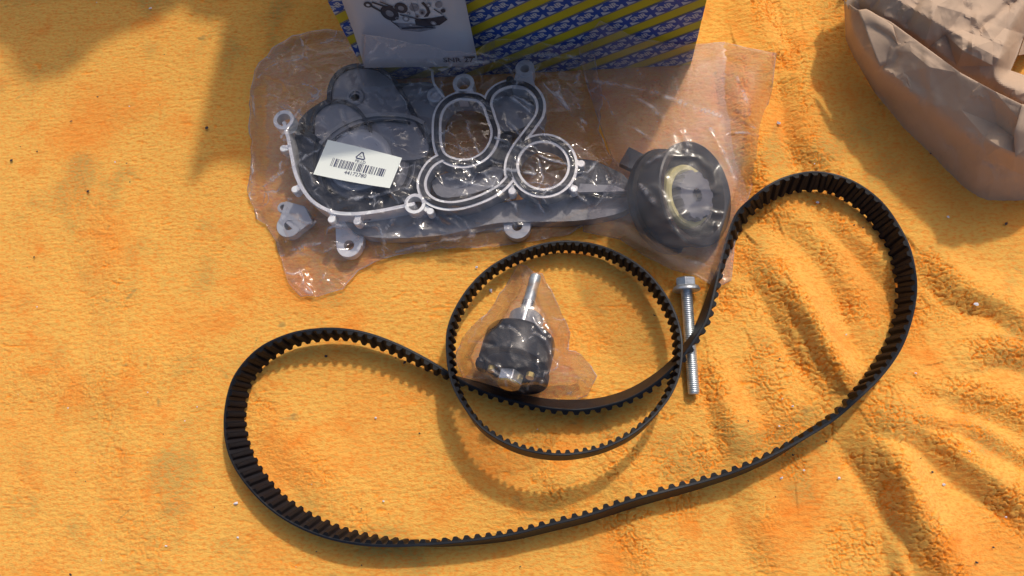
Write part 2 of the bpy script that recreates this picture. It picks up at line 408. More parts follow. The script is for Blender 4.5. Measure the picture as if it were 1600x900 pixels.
LONG = [
 (352, 668, 382, 660, 1*mm), (356, 622, 384, 628, 2*mm), (371, 583, 392, 597, 3*mm), (405, 546, 423, 561, 5*mm), (452, 524, 463, 538, 7*mm),
 (500, 516, 504, 529, 8*mm), (540, 517, 541, 528, 8*mm), (580, 525, 577, 537, 7*mm), (620, 540, 617, 551, 6*mm), (660, 560, 657, 570, 4*mm),
 (697, 582, 695, 587, 2*mm), (722, 598, 725, 594, 1*mm), (750, 612, 754, 602, 1*mm), (780, 623, 785, 611, 1*mm), (815, 632, 819, 620, 1*mm), (848, 639, 850, 626, 1*mm), (880, 643, 880, 628, 1*mm),
 (913, 643, 911, 628, 1*mm), (947, 637, 943, 624, 2*mm), (978, 628, 974, 615, 3*mm), (1010, 612, 1003, 601, 5*mm), (1042, 588, 1034, 580, 8*mm), (1068, 560, 1061, 554, 10*mm),
 (1090, 528, 1082, 524, 9*mm), (1107, 497, 1097, 494, 5*mm), (1120, 447, 1114, 445, 2*mm), (1132, 393, 1136, 393, 2*mm),
 (1150, 340, 1163, 344, 2*mm), (1173, 314, 1189, 321, 3*mm), (1205, 290, 1213, 306, 3*mm), (1238, 276, 1242, 297, 3*mm), (1272, 270, 1274, 297, 3*mm),
 (1307, 275, 1298, 300, 3*mm), (1341, 289, 1325, 314, 3*mm), (1373, 313, 1351, 335, 3*mm), (1397, 343, 1371, 361, 2*mm), (1416, 380, 1389, 386, 2*mm), (1427, 418, 1398, 419, 2*mm),
 (1430, 452, 1403, 452, 2*mm), (1424, 490, 1401, 489, 2*mm), (1410, 533, 1388, 533, 2*mm), (1389, 568, 1372, 562, 3*mm), (1363, 598, 1353, 593, 5*mm), (1330, 629, 1326, 624, 7*mm),
 (1299, 655, 1299, 651, 7*mm), (1256, 682, 1257, 681, 6*mm), (1206, 709, 1208, 713, 5*mm), (1156, 731, 1158, 737, 4*mm), (1104, 748, 1107, 755, 3*mm), (1050, 762, 1054, 771, 3*mm),
 (990, 778, 994, 788, 2*mm), (920, 802, 922, 811, 2*mm), (860, 817, 862, 826, 2*mm), (800, 832, 801, 840, 1*mm), (740, 841, 741, 847, 1*mm),
 (670, 848, 670, 850, 1*mm), (600, 851, 600, 843, 1*mm), (540, 845, 546, 831, 1*mm), (492, 832, 504, 814, 1*mm), (448, 811, 466, 793, 1*mm), (412, 784, 434, 767, 1*mm), (380, 748, 407, 732, 1*mm), (360, 712, 390, 698, 1*mm),
]
make_belt('timing_belt', LONG, .022, .0024, .0091, .0031, 'long black toothed belt laid in a kidney-shaped loop, lower and larger of the two')
RT = [(700, 540), (702, 514), (713, 484), (734, 451), (764, 421), (800, 400), (836, 386), (872, 379), (908, 380), (944, 388), (980, 405), (1010, 427), (1037, 460), (1055, 496), (1063, 532),
      (1062, 566), (1056, 594), (1040, 625), (1012, 656), (978, 681), (933, 700), (880, 708), (832, 703), (792, 690), (756, 668), (730, 638), (711, 605), (703, 575)]
RB = [(708, 541), (711, 516), (722, 488), (743, 457), (772, 429), (807, 410), (841, 398), (874, 392), (906, 393), (940, 400), (974, 416), (1003, 438), (1028, 468), (1046, 500), (1054, 532),
      (1054, 564), (1049, 592), (1037, 625), (1012, 660), (979, 687), (933, 707), (880, 716), (830, 711), (789, 696), (753, 671), (729, 636), (714, 602), (709, 572)]
RING = [(a[0], a[1], b[0], b[1], (3+31*(b[1]-390)/325)*mm) for a, b in zip(RT, RB)]
make_belt('timing_belt', RING, .018, .0021, .0071, .0026, 'small black toothed belt in a near round ring, resting across the long belt')

# ================================================================== FLAT-OUTLINE TOOLS
def clean(poly):
    out = []
    for p in poly:
        if not out or math.hypot(p[0]-out[-1][0], p[1]-out[-1][1]) > 1e-6: out.append(p)
    return out
def slab(outer, z0, z1, holes=()):
    """solid plate, outlines in world x,y"""
    loops = [clean(list(outer))]+[clean(list(h)) for h in holes]
    tri = tessellate_polygon([[Vector((p[0], p[1], 0)) for p in l] for l in loops])
    flat = [p for l in loops for p in l]; n = len(flat)
    V = [(p[0], p[1], z1) for p in flat]+[(p[0], p[1], z0) for p in flat]; Fc = []
    for t in tri:
        a, b, c = [flat[i] for i in t]
        s = (b[0]-a[0])*(c[1]-a[1])-(b[1]-a[1])*(c[0]-a[0])
        t = tuple(t) if s > 0 else tuple(t)[::-1]
        Fc += [t, tuple(i+n for i in t[::-1])]
    k = 0
    for li, l in enumerate(loops):
        m = len(l); ar = sum(l[i][0]*l[(i+1) % m][1]-l[(i+1) % m][0]*l[i][1] for i in range(m))
        fl = (ar > 0) == (li == 0)
        for i in range(m):
            a, b = k+i, k+(i+1) % m
            Fc.append((a, a+n, b+n, b) if fl else (a, b, b+n, a+n))
        k += m
    return V, Fc
def pw(pts, z): return [tuple(P(u, v, z))[:2] for u, v in pts]
def circ(c, r, n=28, a0=0): return [(c[0]+r*math.cos(a0+2*math.pi*i/n), c[1]+r*math.sin(a0+2*math.pi*i/n)) for i in range(n)]
def smooth_px(pts, closed=True, n=6): return [tuple(p) for p in catmull(pts, n, closed)]
def ribbon(pts, wd, z1, depth, closed=False):
    p = [np.array(q) for q in pts]; n = len(p); Lf = []; Rt = []
    for i in range(n):
        a = p[(i-1) % n] if closed or i else p[i]; b = p[(i+1) % n] if closed or i < n-1 else p[i]
        t = b-a; t /= (np.linalg.norm(t)+1e-12); nn = np.array([-t[1], t[0]]); Lf.append(p[i]+nn*wd/2); Rt.append(p[i]-nn*wd/2)
    V = []
    for i in range(n): V += [(*Lf[i], z1), (*Rt[i], z1), (*Rt[i], z1-depth), (*Lf[i], z1-depth)]
    Fc = []
    for i in range(n if closed else n-1):
        j = (i+1) % n
        for k in range(4): Fc.append((i*4+k, j*4+k, j*4+(k+1) % 4, i*4+(k+1) % 4))
    if not closed: Fc += [(0, 1, 2, 3), ((n-1)*4+3, (n-1)*4+2, (n-1)*4+1, (n-1)*4)]
    return V, Fc
def lathe(prof, seg=40, axis=None, origin=(0, 0, 0), ang=lambda k: 1.0, xdir=None):
    """prof: (radius, height) pairs; axis = direction of height"""
    ax = Vector(axis or (0, 0, 1)).normalized(); x = Vector(xdir) if xdir else ax.orthogonal(); x = (x-ax*x.dot(ax)).normalized(); y = ax.cross(x); o = Vector(origin)
    V = []; Fc = []
    for r, h in prof:
        for k in range(seg):
            t = 2*math.pi*k/seg; rr = r*ang(t)
            V.append(o+x*(rr*math.cos(t))+y*(rr*math.sin(t))+ax*h)
    m = len(prof)
    for i in range(m-1):
        for k in range(seg): Fc.append((i*seg+k, i*seg+(k+1) % seg, (i+1)*seg+(k+1) % seg, (i+1)*seg+k))
    if prof[0][0] > 1e-7: Fc.append(tuple(range(seg))[::-1])
    if prof[-1][0] > 1e-7: Fc.append(tuple(range((m-1)*seg, m*seg)))
    return V, Fc
def threaded(r, p, L_, depth, seg=18, axis=(0, 0, 1), origin=(0, 0, 0)):
    ax = Vector(axis).normalized(); x = ax.orthogonal().normalized(); y = ax.cross(x); o = Vector(origin)
    n = int(L_/p*4); V = []; Fc = []
    for i in range(n+1):
        h = L_*i/n
        for k in range(seg):
            t = 2*math.pi*k/seg; ph = (h/p+k/seg) % 1; rr = r-depth*abs(2*ph-1)
            if L_-h < r*.25: rr *= .82+.18*(L_-h)/(r*.25)
            V.append(o+x*rr*math.cos(t)+y*rr*math.sin(t)+ax*h)
    for i in range(n):
        for k in range(seg): Fc.append((i*seg+k, i*seg+(k+1) % seg, (i+1)*seg+(k+1) % seg, (i+1)*seg+k))
    Fc += [tuple(range(seg))[::-1], tuple(range(n*seg, (n+1)*seg))]
    return V, Fc
def textmesh(s, size=1.0, bold=0.0, align='CENTER'):
    cu = bpy.data.curves.new('lettering', 'FONT'); cu.body = s; cu.size = size; cu.align_x = align; cu.align_y = 'CENTER'; cu.offset = bold; cu.resolution_u = 3
    ob = bpy.data.objects.new('lettering', cu); C.objects.link(ob); dg = bpy.context.evaluated_depsgraph_get(); dg.update()
    me = ob.evaluated_get(dg).to_mesh()
    V = [tuple(v.co) for v in me.vertices]; Fc = [tuple(p.vertices) for p in me.polygons]
    ob.evaluated_get(dg).to_mesh_clear(); bpy.data.objects.remove(ob); bpy.data.curves.remove(cu)
    return V, Fc

# ================================================================== PRINTED BOX
BY = P(800, 116, 0).y                                  # plane of the box's front face
xl, xr = P(578, 116, 0).x, P(1080, 116, 0).x; BH = .16; BD = .19
box = empty('cardboard_box', ((xl+xr)/2, BY, 0), 'yellow cardboard box printed with blue logo stripes, behind the bagged pump', 'cardboard box')
part('carton', ([(xl, BY, .001), (xr, BY, .001), (xr, BY+BD, .001), (xl, BY+BD, .001), (xl, BY, BH), (xr, BY, BH), (xr, BY+BD, BH), (xl, BY+BD, BH)],
     [(0, 3, 2, 1), (4, 5, 6, 7), (0, 1, 5, 4), (1, 2, 6, 5), (2, 3, 7, 6), (3, 0, 4, 7)]), M['yellow'], box)
def clip_face(vf, x0, x1, z0, z1, y):
    """2D (x,z) mesh clipped to the face rectangle"""
    bm = bmesh.new(); vs = [bm.verts.new((v[0], y, v[1])) for v in vf[0]]
    for f in vf[1]:
        try: bm.faces.new([vs[i] for i in f])
        except ValueError: pass
    for co, no in (((x0, 0, 0), (-1, 0, 0)), ((x1, 0, 0), (1, 0, 0)), ((0, 0, z0), (0, 0, -1)), ((0, 0, z1), (0, 0, 1))):
        bmesh.ops.bisect_plane(bm, geom=bm.verts[:]+bm.edges[:]+bm.faces[:], plane_co=co, plane_no=no, clear_outer=True)
    ok = len(bm.faces) > 0
    V = [tuple(v.co) for v in bm.verts]; bm.verts.index_update(); Fc = [tuple(v.index for v in f.verts) for f in bm.faces]; bm.free()
    return (V, Fc) if ok else None
c0 = PY(842, 56.5, BY); c1 = PY(952.7, 10, BY); c2 = PY(830.4, 26, BY)     # two logos of one stripe, one of the next
sv = Vector(((c1.x-c0.x)/3, (c1.z-c0.z)/3)); sd_ = sv.normalized(); sn = Vector((-sd_.y, sd_.x)); L1 = sv.length
rowd = abs((Vector((c2.x, c2.z))-Vector((c0.x, c0.z))).dot(sn))
off_row = (Vector((c2.x, c2.z))-Vector((c0.x, c0.z))).dot(sd_)
print('logo pitch', L1, 'row pitch', rowd, 'angle', math.degrees(math.atan2(sd_.y, sd_.x)))
txt = textmesh('SNR', 1.0, .035); xs = [v[0] for v in txt[0]]; tw = max(xs)-min(xs); th_ = max(v[1] for v in txt[0])-min(v[1] for v in txt[0])
def logo_vf():
    hw_, hh = L1*.425, rowd*.235; V = []; Fc = []
    def add(vv, ff):
        n = len(V); V.extend(vv); Fc.extend([tuple(i+n for i in f) for f in ff])
    add([(v[0]/tw*hw_*1.42+v[1]*.0, v[1]/th_*hh*.98-(0)) for v in txt[0]], txt[1])
    # four corner brackets round an oval
    for sx, sy in ((1, 1), (-1, 1), (-1, -1), (1, -1)):
        if (sx, sy) in ((1, 1), (-1, 1), (-1, -1), (1, -1)):
            arc = [(sx*hw_*.93*math.cos(R(a)), sy*hh*.93*math.sin(R(a))) for a in range(22, 76, 9)]
            pts = arc+[(sx*hw_*.25, sy*hh*1.03), (sx*hw_*1.0, sy*hh*1.03), (sx*hw_*1.0, sy*hh*.38)]
            t = tessellate_polygon([[Vector((p[0], p[1], 0)) for p in pts]]); add(pts, [tuple(q) for q in t])
    return V, Fc
LG = logo_vf()
for r in range(-8, 8):
    o2 = Vector((c0.x, c0.z))+sn*(rowd*r)+sd_*(off_row*r)
    a = o2-sd_*.8; b = o2+sd_*.8; hb = rowd*.27
    st = clip_face(([a-sn*hb, b-sn*hb, b+sn*hb, a+sn*hb], [(0, 1, 2, 3)]), xl, xr, .002, BH, BY-.0003)
    if st: part('blue_stripe', st, M['blue'], box)
    for s_ in (-1, 1):
        e = sn*(s_*(hb+.0009)); q = sn*.00035
        ln = clip_face(([a+e-q, b+e-q, b+e+q, a+e+q], [(0, 1, 2, 3)]), xl, xr, .002, BH, BY-.0002)
        if ln: part('stripe_border', ln, M['blue'], box)
    for k in range(-22, 22):
        c = o2+sd_*(L1*k)
        if not (xl-.02 < c.x < xr+.02 and -.02 < c.y < BH+.02): continue
        lg = clip_face(([c+sd_*v[0]+sn*v[1] for v in LG[0]], LG[1]), xl, xr, .002, BH, BY-.0006)
        if lg: part('logo', lg, M['logo'], box)

# ================================================================== LEAFLET leaning on the box
LZ = .088
def leaf(s, t, off=0.0):                                # s across, t up
    a = PY(570, 100, BY-.018); b = PY(748, 97, BY-.016); c = PY(524, -30, BY-.004); d = PY(722, -30, BY-.004)
    p = a.lerp(b, s).lerp(c.lerp(d, s), t); p = Vector((p.x, p.y+.004*math.sin(math.pi*t)*(1-s)-off-.004, p.z)); return p
V = []; Fc = []
for j in range(9):
    for i in range(9): V.append(leaf(i/8, j/8))
for j in range(8):
    for i in range(8): a = j*9+i; Fc.append((a, a+1, a+10, a+9))
lf = empty('leaflet', tuple(leaf(.5, 0)), 'pale leaflet with a grey engine picture, leaning on the yellow box', 'leaflet')
sh = part('paper_sheet', (V, Fc), M['leaflet'], lf, True); so = sh.modifiers.new('thickness', 'SOLIDIFY'); so.thickness = .0002
def on_leaf(u, v):                                      # photo point to (s,t)
    s = (u-(531+(v/97)*40))/((728+v*.21)-(531+v*.41)); t = (100-v)/130; return s, t
def leaf_shape(pts, m, off, name='engine_picture'):
    st = [on_leaf(*p) for p in pts]; t = tessellate_polygon([[Vector((a, b, 0)) for a, b in st]])
    part(name, ([leaf(a, b, off) for a, b in st], [tuple(q) for q in t]), m, lf)
def ell(cx, cy, rx, ry, rot=0, n=22): return [(cx+rx*math.cos(a)*math.cos(rot)-ry*math.sin(a)*math.sin(rot), cy+rx*math.cos(a)*math.sin(rot)+ry*math.sin(a)*math.cos(rot)) for a in [2*math.pi*i/n for i in range(n)]]
g1 = mat('print_dark', (.03, .035, .06), .5, noise=.4, nscale=300); g2 = mat('print_mid', (.22, .25, .32), .5, noise=.35, nscale=250); g3 = mat('print_light', (.48, .54, .64), .5, noise=.2, nscale=200)
leaf_shape([(600, -8), (680, -8), (692, 5), (690, 20), (672, 38), (640, 42), (618, 34), (600, 12)], g3, .0003)
leaf_shape([(612, 28), (678, 30), (680, 36), (655, 42), (625, 40)], g2, .0005)
leaf_shape([(646, 22), (672, 19), (692, 15), (698, 21), (686, 30), (664, 33), (648, 31)], g1, .0007)
leaf_shape(ell(606, 13, 16, 10.5, .5), g1, .0007); leaf_shape(ell(606, 13, 7, 4.5, .5), g2, .0009)
leaf_shape(ell(624, 4, 11, 8, .3), g1, .0008); leaf_shape(ell(624, 4, 5, 3.5, .3), g2, .001)
leaf_shape(ell(571, 0, 7, 4.5, .2), g1, .0007); leaf_shape(ell(571, 0, 3, 2, .2), g3, .0009)
leaf_shape([(577, 1), (592, 9), (591, 11.5), (575, 3)], g1, .0006)
leaf_shape([(578, -5), (600, 2), (599, 4), (577, -3)], g1, .0006)
leaf_shape([(660, -6), (668, 2), (671, 10), (667, 17), (660, 18), (666, 10), (663, 3), (656, -4)], g1, .0006)
leaf_shape(ell(691, 7, 4, 3), g1, .0008); leaf_shape(ell(645, 3, 8, 6, .1), g2, .0008); leaf_shape(ell(684, -2, 6, 5), g2, .0006)
for q in ((632, 20, 6, 5), (658, 10, 5, 4), (650, 16, 3.5, 3), (676, 26, 5, 3), (618, 20, 3, 2.5), (640, 30, 4, 2), (668, -2, 4, 3), (636, 12, 3, 2)):
    leaf_shape(ell(*q, .3, 14), g2, .0010+.00005*q[2]); leaf_shape(ell(q[0], q[1], q[2]*.5, q[3]*.5, .3, 12), g1 if q[0] % 4 else g3, .0014)
for a, b in (((590, -6), (612, 2)), ((622, 14), (668, 24)), ((640, -6), (648, 14)), ((676, 4), (690, 12)), ((626, 36), (676, 33)), ((608, 24), (622, 34))):
    leaf_shape([(a[0], a[1]-.8), (b[0], b[1]-.8), (b[0], b[1]+.9), (a[0], a[1]+.9)], g1, .0012)
s0, t0 = on_leaf(717, 88)
tm = textmesh('SNR 27', 1.0, .01)
part('lettering', ([leaf(s0+v[0]*.085, t0+v[1]*.085, .0008) for v in tm[0]], tm[1]), g1, lf)
s0, t0 = on_leaf(733, 82)
leaf_shape([(722, 82), (743, 81), (743, 84), (735, 84.5)], g1, .0008, 'printed_bar')

# ================================================================== WATER PUMP
pump = empty('water_pump', tuple(P(660, 260, 0)), 'grey metal water pump with black rubber gaskets, sealed inside the large clear bag', 'water pump')
ZG = .036
def rib(pts, wpx, z, depth, m, name, closed=False, n=5, dz=0, parent=pump):
    sp_ = smooth_px(pts, closed, n); w_ = pw(sp_, z)
    o = part(name, ribbon(w_, px(wpx, 250, z), z+dz, depth, closed), m, parent); autosmooth(o, 45); return o
G1 = [(712, 151), (694, 162), (684, 180), (682, 205), (684, 228), (692, 245), (712, 254), (735, 254), (757, 243), (770, 225), (774, 205), (768, 185), (761, 165), (748, 153), (730, 150)]
G2 = [(768, 185), (762, 165), (765, 150), (775, 139), (790, 132), (806, 130), (824, 134), (838, 146), (845, 162), (843, 180), (832, 197), (820, 213), (806, 232), (797, 250), (795, 268), (798, 278)]
G3 = [(849+46*math.cos(a), 259+43*math.sin(a)) for a in [2*math.pi*i/16 for i in range(16)]]
G4 = [(692, 245), (675, 255), (663, 272), (659, 290), (665, 307), (681, 318), (705, 322), (735, 317), (765, 305), (785, 292), (798, 278)]
for i, (g, cl) in enumerate(((G1, True), (G2, False), (G3, True), (G4, False))):
    rib(g, 15.8, ZG, .0016, M['alu'], 'flange_rim', cl, dz=i*.00025)
    rib(g, 14.6, ZG-.0012, .021, M['cast'], 'rim_wall', cl, dz=i*.0002)
    rib(g, 7.5, ZG, .003, M['gasket'], 'rubber_gasket', cl, dz=.0013+i*.00012)
CH = [(443, 190), (450, 215), (456, 245), (462, 272), (474, 297), (492, 317), (520, 331), (552, 334), (590, 330), (625, 323), (648, 318)]
rib(CH, 5.5, ZG, .026, M['alu'], 'flange_rim', dz=.0001)
rib([(484, 215), (478, 245), (482, 275), (497, 300), (525, 318), (560, 321), (600, 315), (636, 303)], 22, .031, .012, M['gasket'], 'rubber_gasket')
def lug(c, r, hr, z1, depth, m, extra=None):
    cw = P(*c, z1); rr = px(r, c[1], z1); outer = circ(cw, rr, 30)
    o = part('mounting_lug', slab(outer, z1-depth, z1, [circ(cw, px(hr, c[1], z1), 20)]), m, pump); autosmooth(o, 40); bevel(o, .0005)
    if extra: e = part('lug_arm', slab(pw(extra, z1-.0006), z1-depth, z1-.0006), m, pump); bevel(e, .0005)
for q in ((443, 187, 17, 11), (648, 318, 17, 11.5)): lug(q[:2], q[2], q[3], ZG+.001, .012, M['alu'])
lug((724, 130), 17, 11, ZG, .014, M['alu'], [(712, 140), (708, 156), (745, 156), (738, 138)])
lug((820, 107), 15, 7, ZG+.001, .016, M['hub'], [(806, 112), (800, 138), (838, 142), (832, 116)])
part('oil_plug', lathe([(px(6), -.004), (px(6), 0), (px(4), .001), (0, .001)], 16, origin=P(797, 124, ZG+.002)), M['black'], pump)
lug((451, 352), 20, 8, .017, .010, M['hub'], [(437, 340), (446, 314), (476, 322), (488, 346), (464, 364)])
lug((442, 324), 9, 5, .0165, .007, M['hub'])
lug((545, 383), 20, 8.5, .013, .009, M['alu'], [(525, 385), (524, 345), (572, 345), (566, 385), (545, 365)])
lug((808, 353), 21, 8, .014, .009, M['hub'], [(786, 352), (783, 328), (832, 328), (830, 352), (808, 334)])
for i, (a, b) in enumerate((((455, 229), (443, 232)), ((470, 290), (461, 296)), ((521, 331), (518, 343)), ((559, 334), (558, 346)), ((662, 322), (672, 330)), ((796, 287), (800, 299)), ((886, 285), (897, 295)), ((893, 250), (908, 256)))):
    o = part('locating_peg', ribbon(pw([a, b], ZG-.001), px(9), ZG-.001-.0002*i, .010), M['alu'], pump)
    part('peg_end', lathe([(px(6), -.010), (px(6), 0), (px(5), .0008), (0, .0008)], 16, origin=P(*b, ZG-.0012)), M['alu'], o)
# casting under the seal face
o = part('pump_housing', slab(pw(smooth_px([(462, 200), (500, 160), (560, 140), (640, 130), (672, 160), (672, 240), (660, 290), (640, 312), (590, 326), (545, 330), (500, 315), (470, 280)], True, 4), .016), .004, .016), M['black'], pump); bevel(o, .001)
o = part('pump_housing', slab(pw(smooth_px([(540, 340), (600, 335), (680, 326), (760, 320), (850, 306), (905, 300), (990, 302), (975, 330), (900, 345), (780, 348), (700, 366), (620, 372), (560, 366)], True, 4), .0175), .003, .0175), M['cast'], pump); bevel(o, .002)
o = part('pump_housing', slab(pw(smooth_px([(765, 170), (790, 150), (830, 160), (835, 185), (815, 200), (790, 205), (772, 195)], True, 4), .022), .006, .022), M['pressed'], pump)
o = part('pump_housing', slab(pw(smooth_px([(675, 285), (700, 270), (760, 262), (785, 262), (780, 285), (740, 302), (690, 308)], True, 4), .020), .005, .020), M['pressed'], pump)
o = part('pump_housing', slab(pw([(775, 205), (800, 212), (790, 250), (772, 268), (740, 268), (772, 240)], .0195), .007, .0195), M['castdark'], pump)
o = part('pump_housing', slab(pw(smooth_px([(625, 140), (668, 128), (690, 150), (680, 200), (655, 215), (638, 180)], True, 4), .024), .006, .024), M['pressed'], pump)
part('round_post', lathe([(px(13), -.02), (px(13), 0), (px(11), .0012), (px(8), .0012), (px(7), -.002), (0, -.002)], 26, origin=P(680, 148, .034)), M['hub'], pump)
rib([(675, 112), (677, 128), (686, 142), (694, 152)], 3.5, ZG, .004, M['alu'], 'wire_clip')
o = part('drive_arm', slab(pw([(890, 246), (930, 250), (972, 270), (992, 290), (990, 303), (900, 303)], .026), .014, .026), M['castdark'], pump); bevel(o, .0012)
o = part('drive_arm', slab(pw([(905, 286), (960, 289), (985, 299), (900, 301)], .031), .026, .031), M['pressed'], pump); bevel(o, .0012)
# drive pulley and its cover
o = part('pulley_cover', slab(pw(smooth_px([(516, 150), (520, 126), (538, 108), (566, 103), (598, 113), (622, 140), (648, 182), (668, 215), (664, 245), (620, 250), (560, 240), (520, 210)], True, 5), .027), .015, .027, [circ(P(555, 153, .027), px(7), 18)]), M['pressed'], pump); bevel(o, .001)
rib([(514, 160), (516, 134), (530, 112), (556, 102), (588, 106), (614, 124), (634, 156), (654, 192), (672, 222)], 7.5, .029, .012, M['gasket'], 'cover_edge')
part('bearing_boss', lathe([(px(15), -.001), (px(15), .0006), (px(13), .0012), (px(9), .0012), (px(8), -.001), (px(15), -.001)], 30, origin=P(555, 151, .0275)), M['pressed'], pump)
pc = P(572, 258, .024)
pul = part('drive_pulley', lathe([(px(66), -.016), (px(82), -.016), (px(83), -.002), (px(80), 0), (px(77), .0005), (px(73), -.002), (px(68), -.0025), (px(62), .0005), (px(60), .001), (px(50), .0002), (0, 0)], 64, origin=pc), M['pressed'], pump); autosmooth(pul, 40)
rg = part('pulley_ring', lathe([(px(76), -.002), (px(80), .002), (px(86), .002), (px(90), -.001), (px(89), -.012), (px(76), -.012)], 64, origin=pc), M['gasket'], pump); autosmooth(rg, 40)
hb_ = part('pulley_hub', lathe([(px(52), -.002), (px(51), .004), (px(46), .0062), (px(38), .0066), (px(34), .0058), (px(20), .0062), (0, .0066)], 48, origin=P(563, 252, .025)), M['hub'], pump); autosmooth(hb_, 40)
rib([(488, 205), (490, 180), (508, 162), (532, 157), (556, 168), (574, 192), (582, 214), (596, 232)], 5, .031, .006, M['gasket'], 'cover_edge')
part('pulley_cover', slab(pw(smooth_px([(492, 210), (494, 180), (512, 165), (534, 162), (556, 176), (570, 200), (560, 214), (520, 222)], True, 4), .0285), .018, .0285), M['pressed'], pump)
rib([(500, 224), (525, 200), (560, 184), (600, 178), (640, 182), (662, 192)], 6, .0302, .003, M['cast'], 'cover_bead')
rib([(506, 232), (530, 210), (562, 194), (600, 187), (640, 191)], 2.5, .0306, .003, M['gasket'], 'cover_groove')

# ================================================================== BAGS (crumpled film)
CREASE = [None]
def inside(poly, x, y):
    c = False; n = len(poly); j = n-1
    for i in range(n):
        xi, yi = poly[i]; xj, yj = poly[j]
        if (yi > y) != (yj > y) and x < (xj-xi)*(y-yi)/(yj-yi)+xi: c = not c
        j = i
    return c
def film(outline, height, spacing, crumple, fine, seed, sub=2, edge_z=.003, lower=True, stretch=1.0, jitter=True, creases=(), fscale=22.0, nrand=0, rscale=1.0, rough_edge=0, zmin=.0015):
    """pouch: crumpled upper sheet over the contents plus a lower sheet, welded along the outline.  outline in photo pixels."""
    rr = random.Random(seed); poly = list(outline)
    per = []
    for i in range(len(poly)):
        a, b = poly[i], poly[(i+1) % len(poly)]; k = max(1, int(math.hypot(b[0]-a[0], b[1]-a[1])/(spacing*.6)))
        for j in range(k): per.append((a[0]+(b[0]-a[0])*j/k, a[1]+(b[1]-a[1])*j/k))
    if jitter: per = [(x+rr.uniform(-1.6, 1.6), y+rr.uniform(-1.6, 1.6)) for x, y in per]
    if rough_edge:
        ex = [(float(vnoise(x/17, y/17, seed+50))-.5)*2*rough_edge+(float(vnoise(x/60, y/60, seed+51))-.5)*2*rough_edge for x, y in per]
        ey = [(float(vnoise(x/19, y/19, seed+52))-.5)*2*rough_edge for x, y in per]; per = [(p[0]+a, p[1]+b) for p, a, b in zip(per, ex, ey)]
    xs = [p[0] for p in per]; ys = [p[1] for p in per]; pts = [Vector(p) for p in per]; nb = len(pts)
    area = (max(xs)-min(xs))*(max(ys)-min(ys)); tries = int(area/(spacing*spacing)*3); kept = []
    cell = {}
    for _ in range(tries*3):
        x, y = rr.uniform(min(xs), max(xs)), rr.uniform(min(ys), max(ys))
        if not inside(per, x, y): continue
        sp_ = spacing*rr.choice((.55, .8, 1.1, 1.5)); ok = True
        cx, cy = int(x/spacing), int(y/spacing)
        for dx in (-2, -1, 0, 1, 2):
            for dy in (-2, -1, 0, 1, 2):
                for q in cell.get((cx+dx, cy+dy), ()):
                    if math.hypot(q[0]-x, (q[1]-y)*stretch) < sp_: ok = False; break
                if not ok: break
            if not ok: break
        if ok: cell.setdefault((cx, cy), []).append((x, y)); kept.append((x, y))
    pts += [Vector(k) for k in kept]
    res = delaunay_2d_cdt(pts, [(i, (i+1) % nb) for i in range(nb)], [], 1, 1e-4)
    v2, fs = res[0], res[2]
    bm = bmesh.new(); lay = bm.verts.layers.float.new('cr')
    vs = []
    bset = set()
    for e in res[1]: pass
    for v in v2:
        b = bm.verts.new((v.x, v.y, 0)); b[lay] = rr.gauss(0, 1); vs.append(b)
    for f in fs:
        try: bm.faces.new([vs[i] for i in f])
        except ValueError: pass
    for v in bm.verts:
        if v.is_boundary: v[lay] = 0
    for _ in range(sub): bmesh.ops.subdivide_edges(bm, edges=bm.edges[:], cuts=1, use_grid_fill=True)
    bmesh.ops.triangulate(bm, faces=bm.faces[:])
    bm.verts.index_update()
    X = np.array([v.co.x for v in bm.verts]); Y = np.array([v.co.y for v in bm.verts]); CR = np.array([v[lay] for v in bm.verts]); BD_ = np.array([v.is_boundary for v in bm.verts])
    pb = np.array(per); E = np.full(len(X), 1e9)
    for i in range(len(pb)):
        d, _, _ = seg_dist(X, Y, pb[i], pb[(i+1) % len(pb)]); E = np.minimum(E, d)
    e = np.clip(E/28, 0, 1); e = e*e*(3-2*e)
    base = height(X, Y); ez = edge_z(X, Y) if callable(edge_z) else edge_z
    fn = (fbm(X/fscale+5, Y/(fscale*1.2), seed, 3)-.5)*2
    rdg = np.abs(fbm(X/60+fn*.35, Y/45, seed+9, 3)-.5)*2; rdg = 1-np.clip(rdg*5, 0, 1)          # long soft tucks
    z = ez+(base-ez)*e+(CR*crumple+fn*fine+rdg*fine*1.3)*(.25+.75*np.clip(E/14, 0, 1))
    wob = (fbm(X/9, Y/9, seed+3, 2)-.5)*(7 if lower else 2); mod = (.6+.8*vnoise(X/13, Y/13, seed+1)) if lower else 1.0; cw = np.zeros(len(X)); creases = list(creases)
    for _ in range(nrand):
        k_ = rr.randrange(len(kept)); a = kept[k_]; th = rr.gauss(.35, .9) if rr.random() < .6 else rr.uniform(0, math.pi); ln = rr.uniform(14, 60)
        creases.append(([a, (a[0]+ln*.5*math.cos(th), a[1]+ln*.5*math.sin(th)), (a[0]+ln*math.cos(th+.35), a[1]+ln*math.sin(th+.35))], rr.uniform(1.4, 3.2), rr.choice((-1, 1, 1))*rr.uniform(.0006, .0015)*rscale))
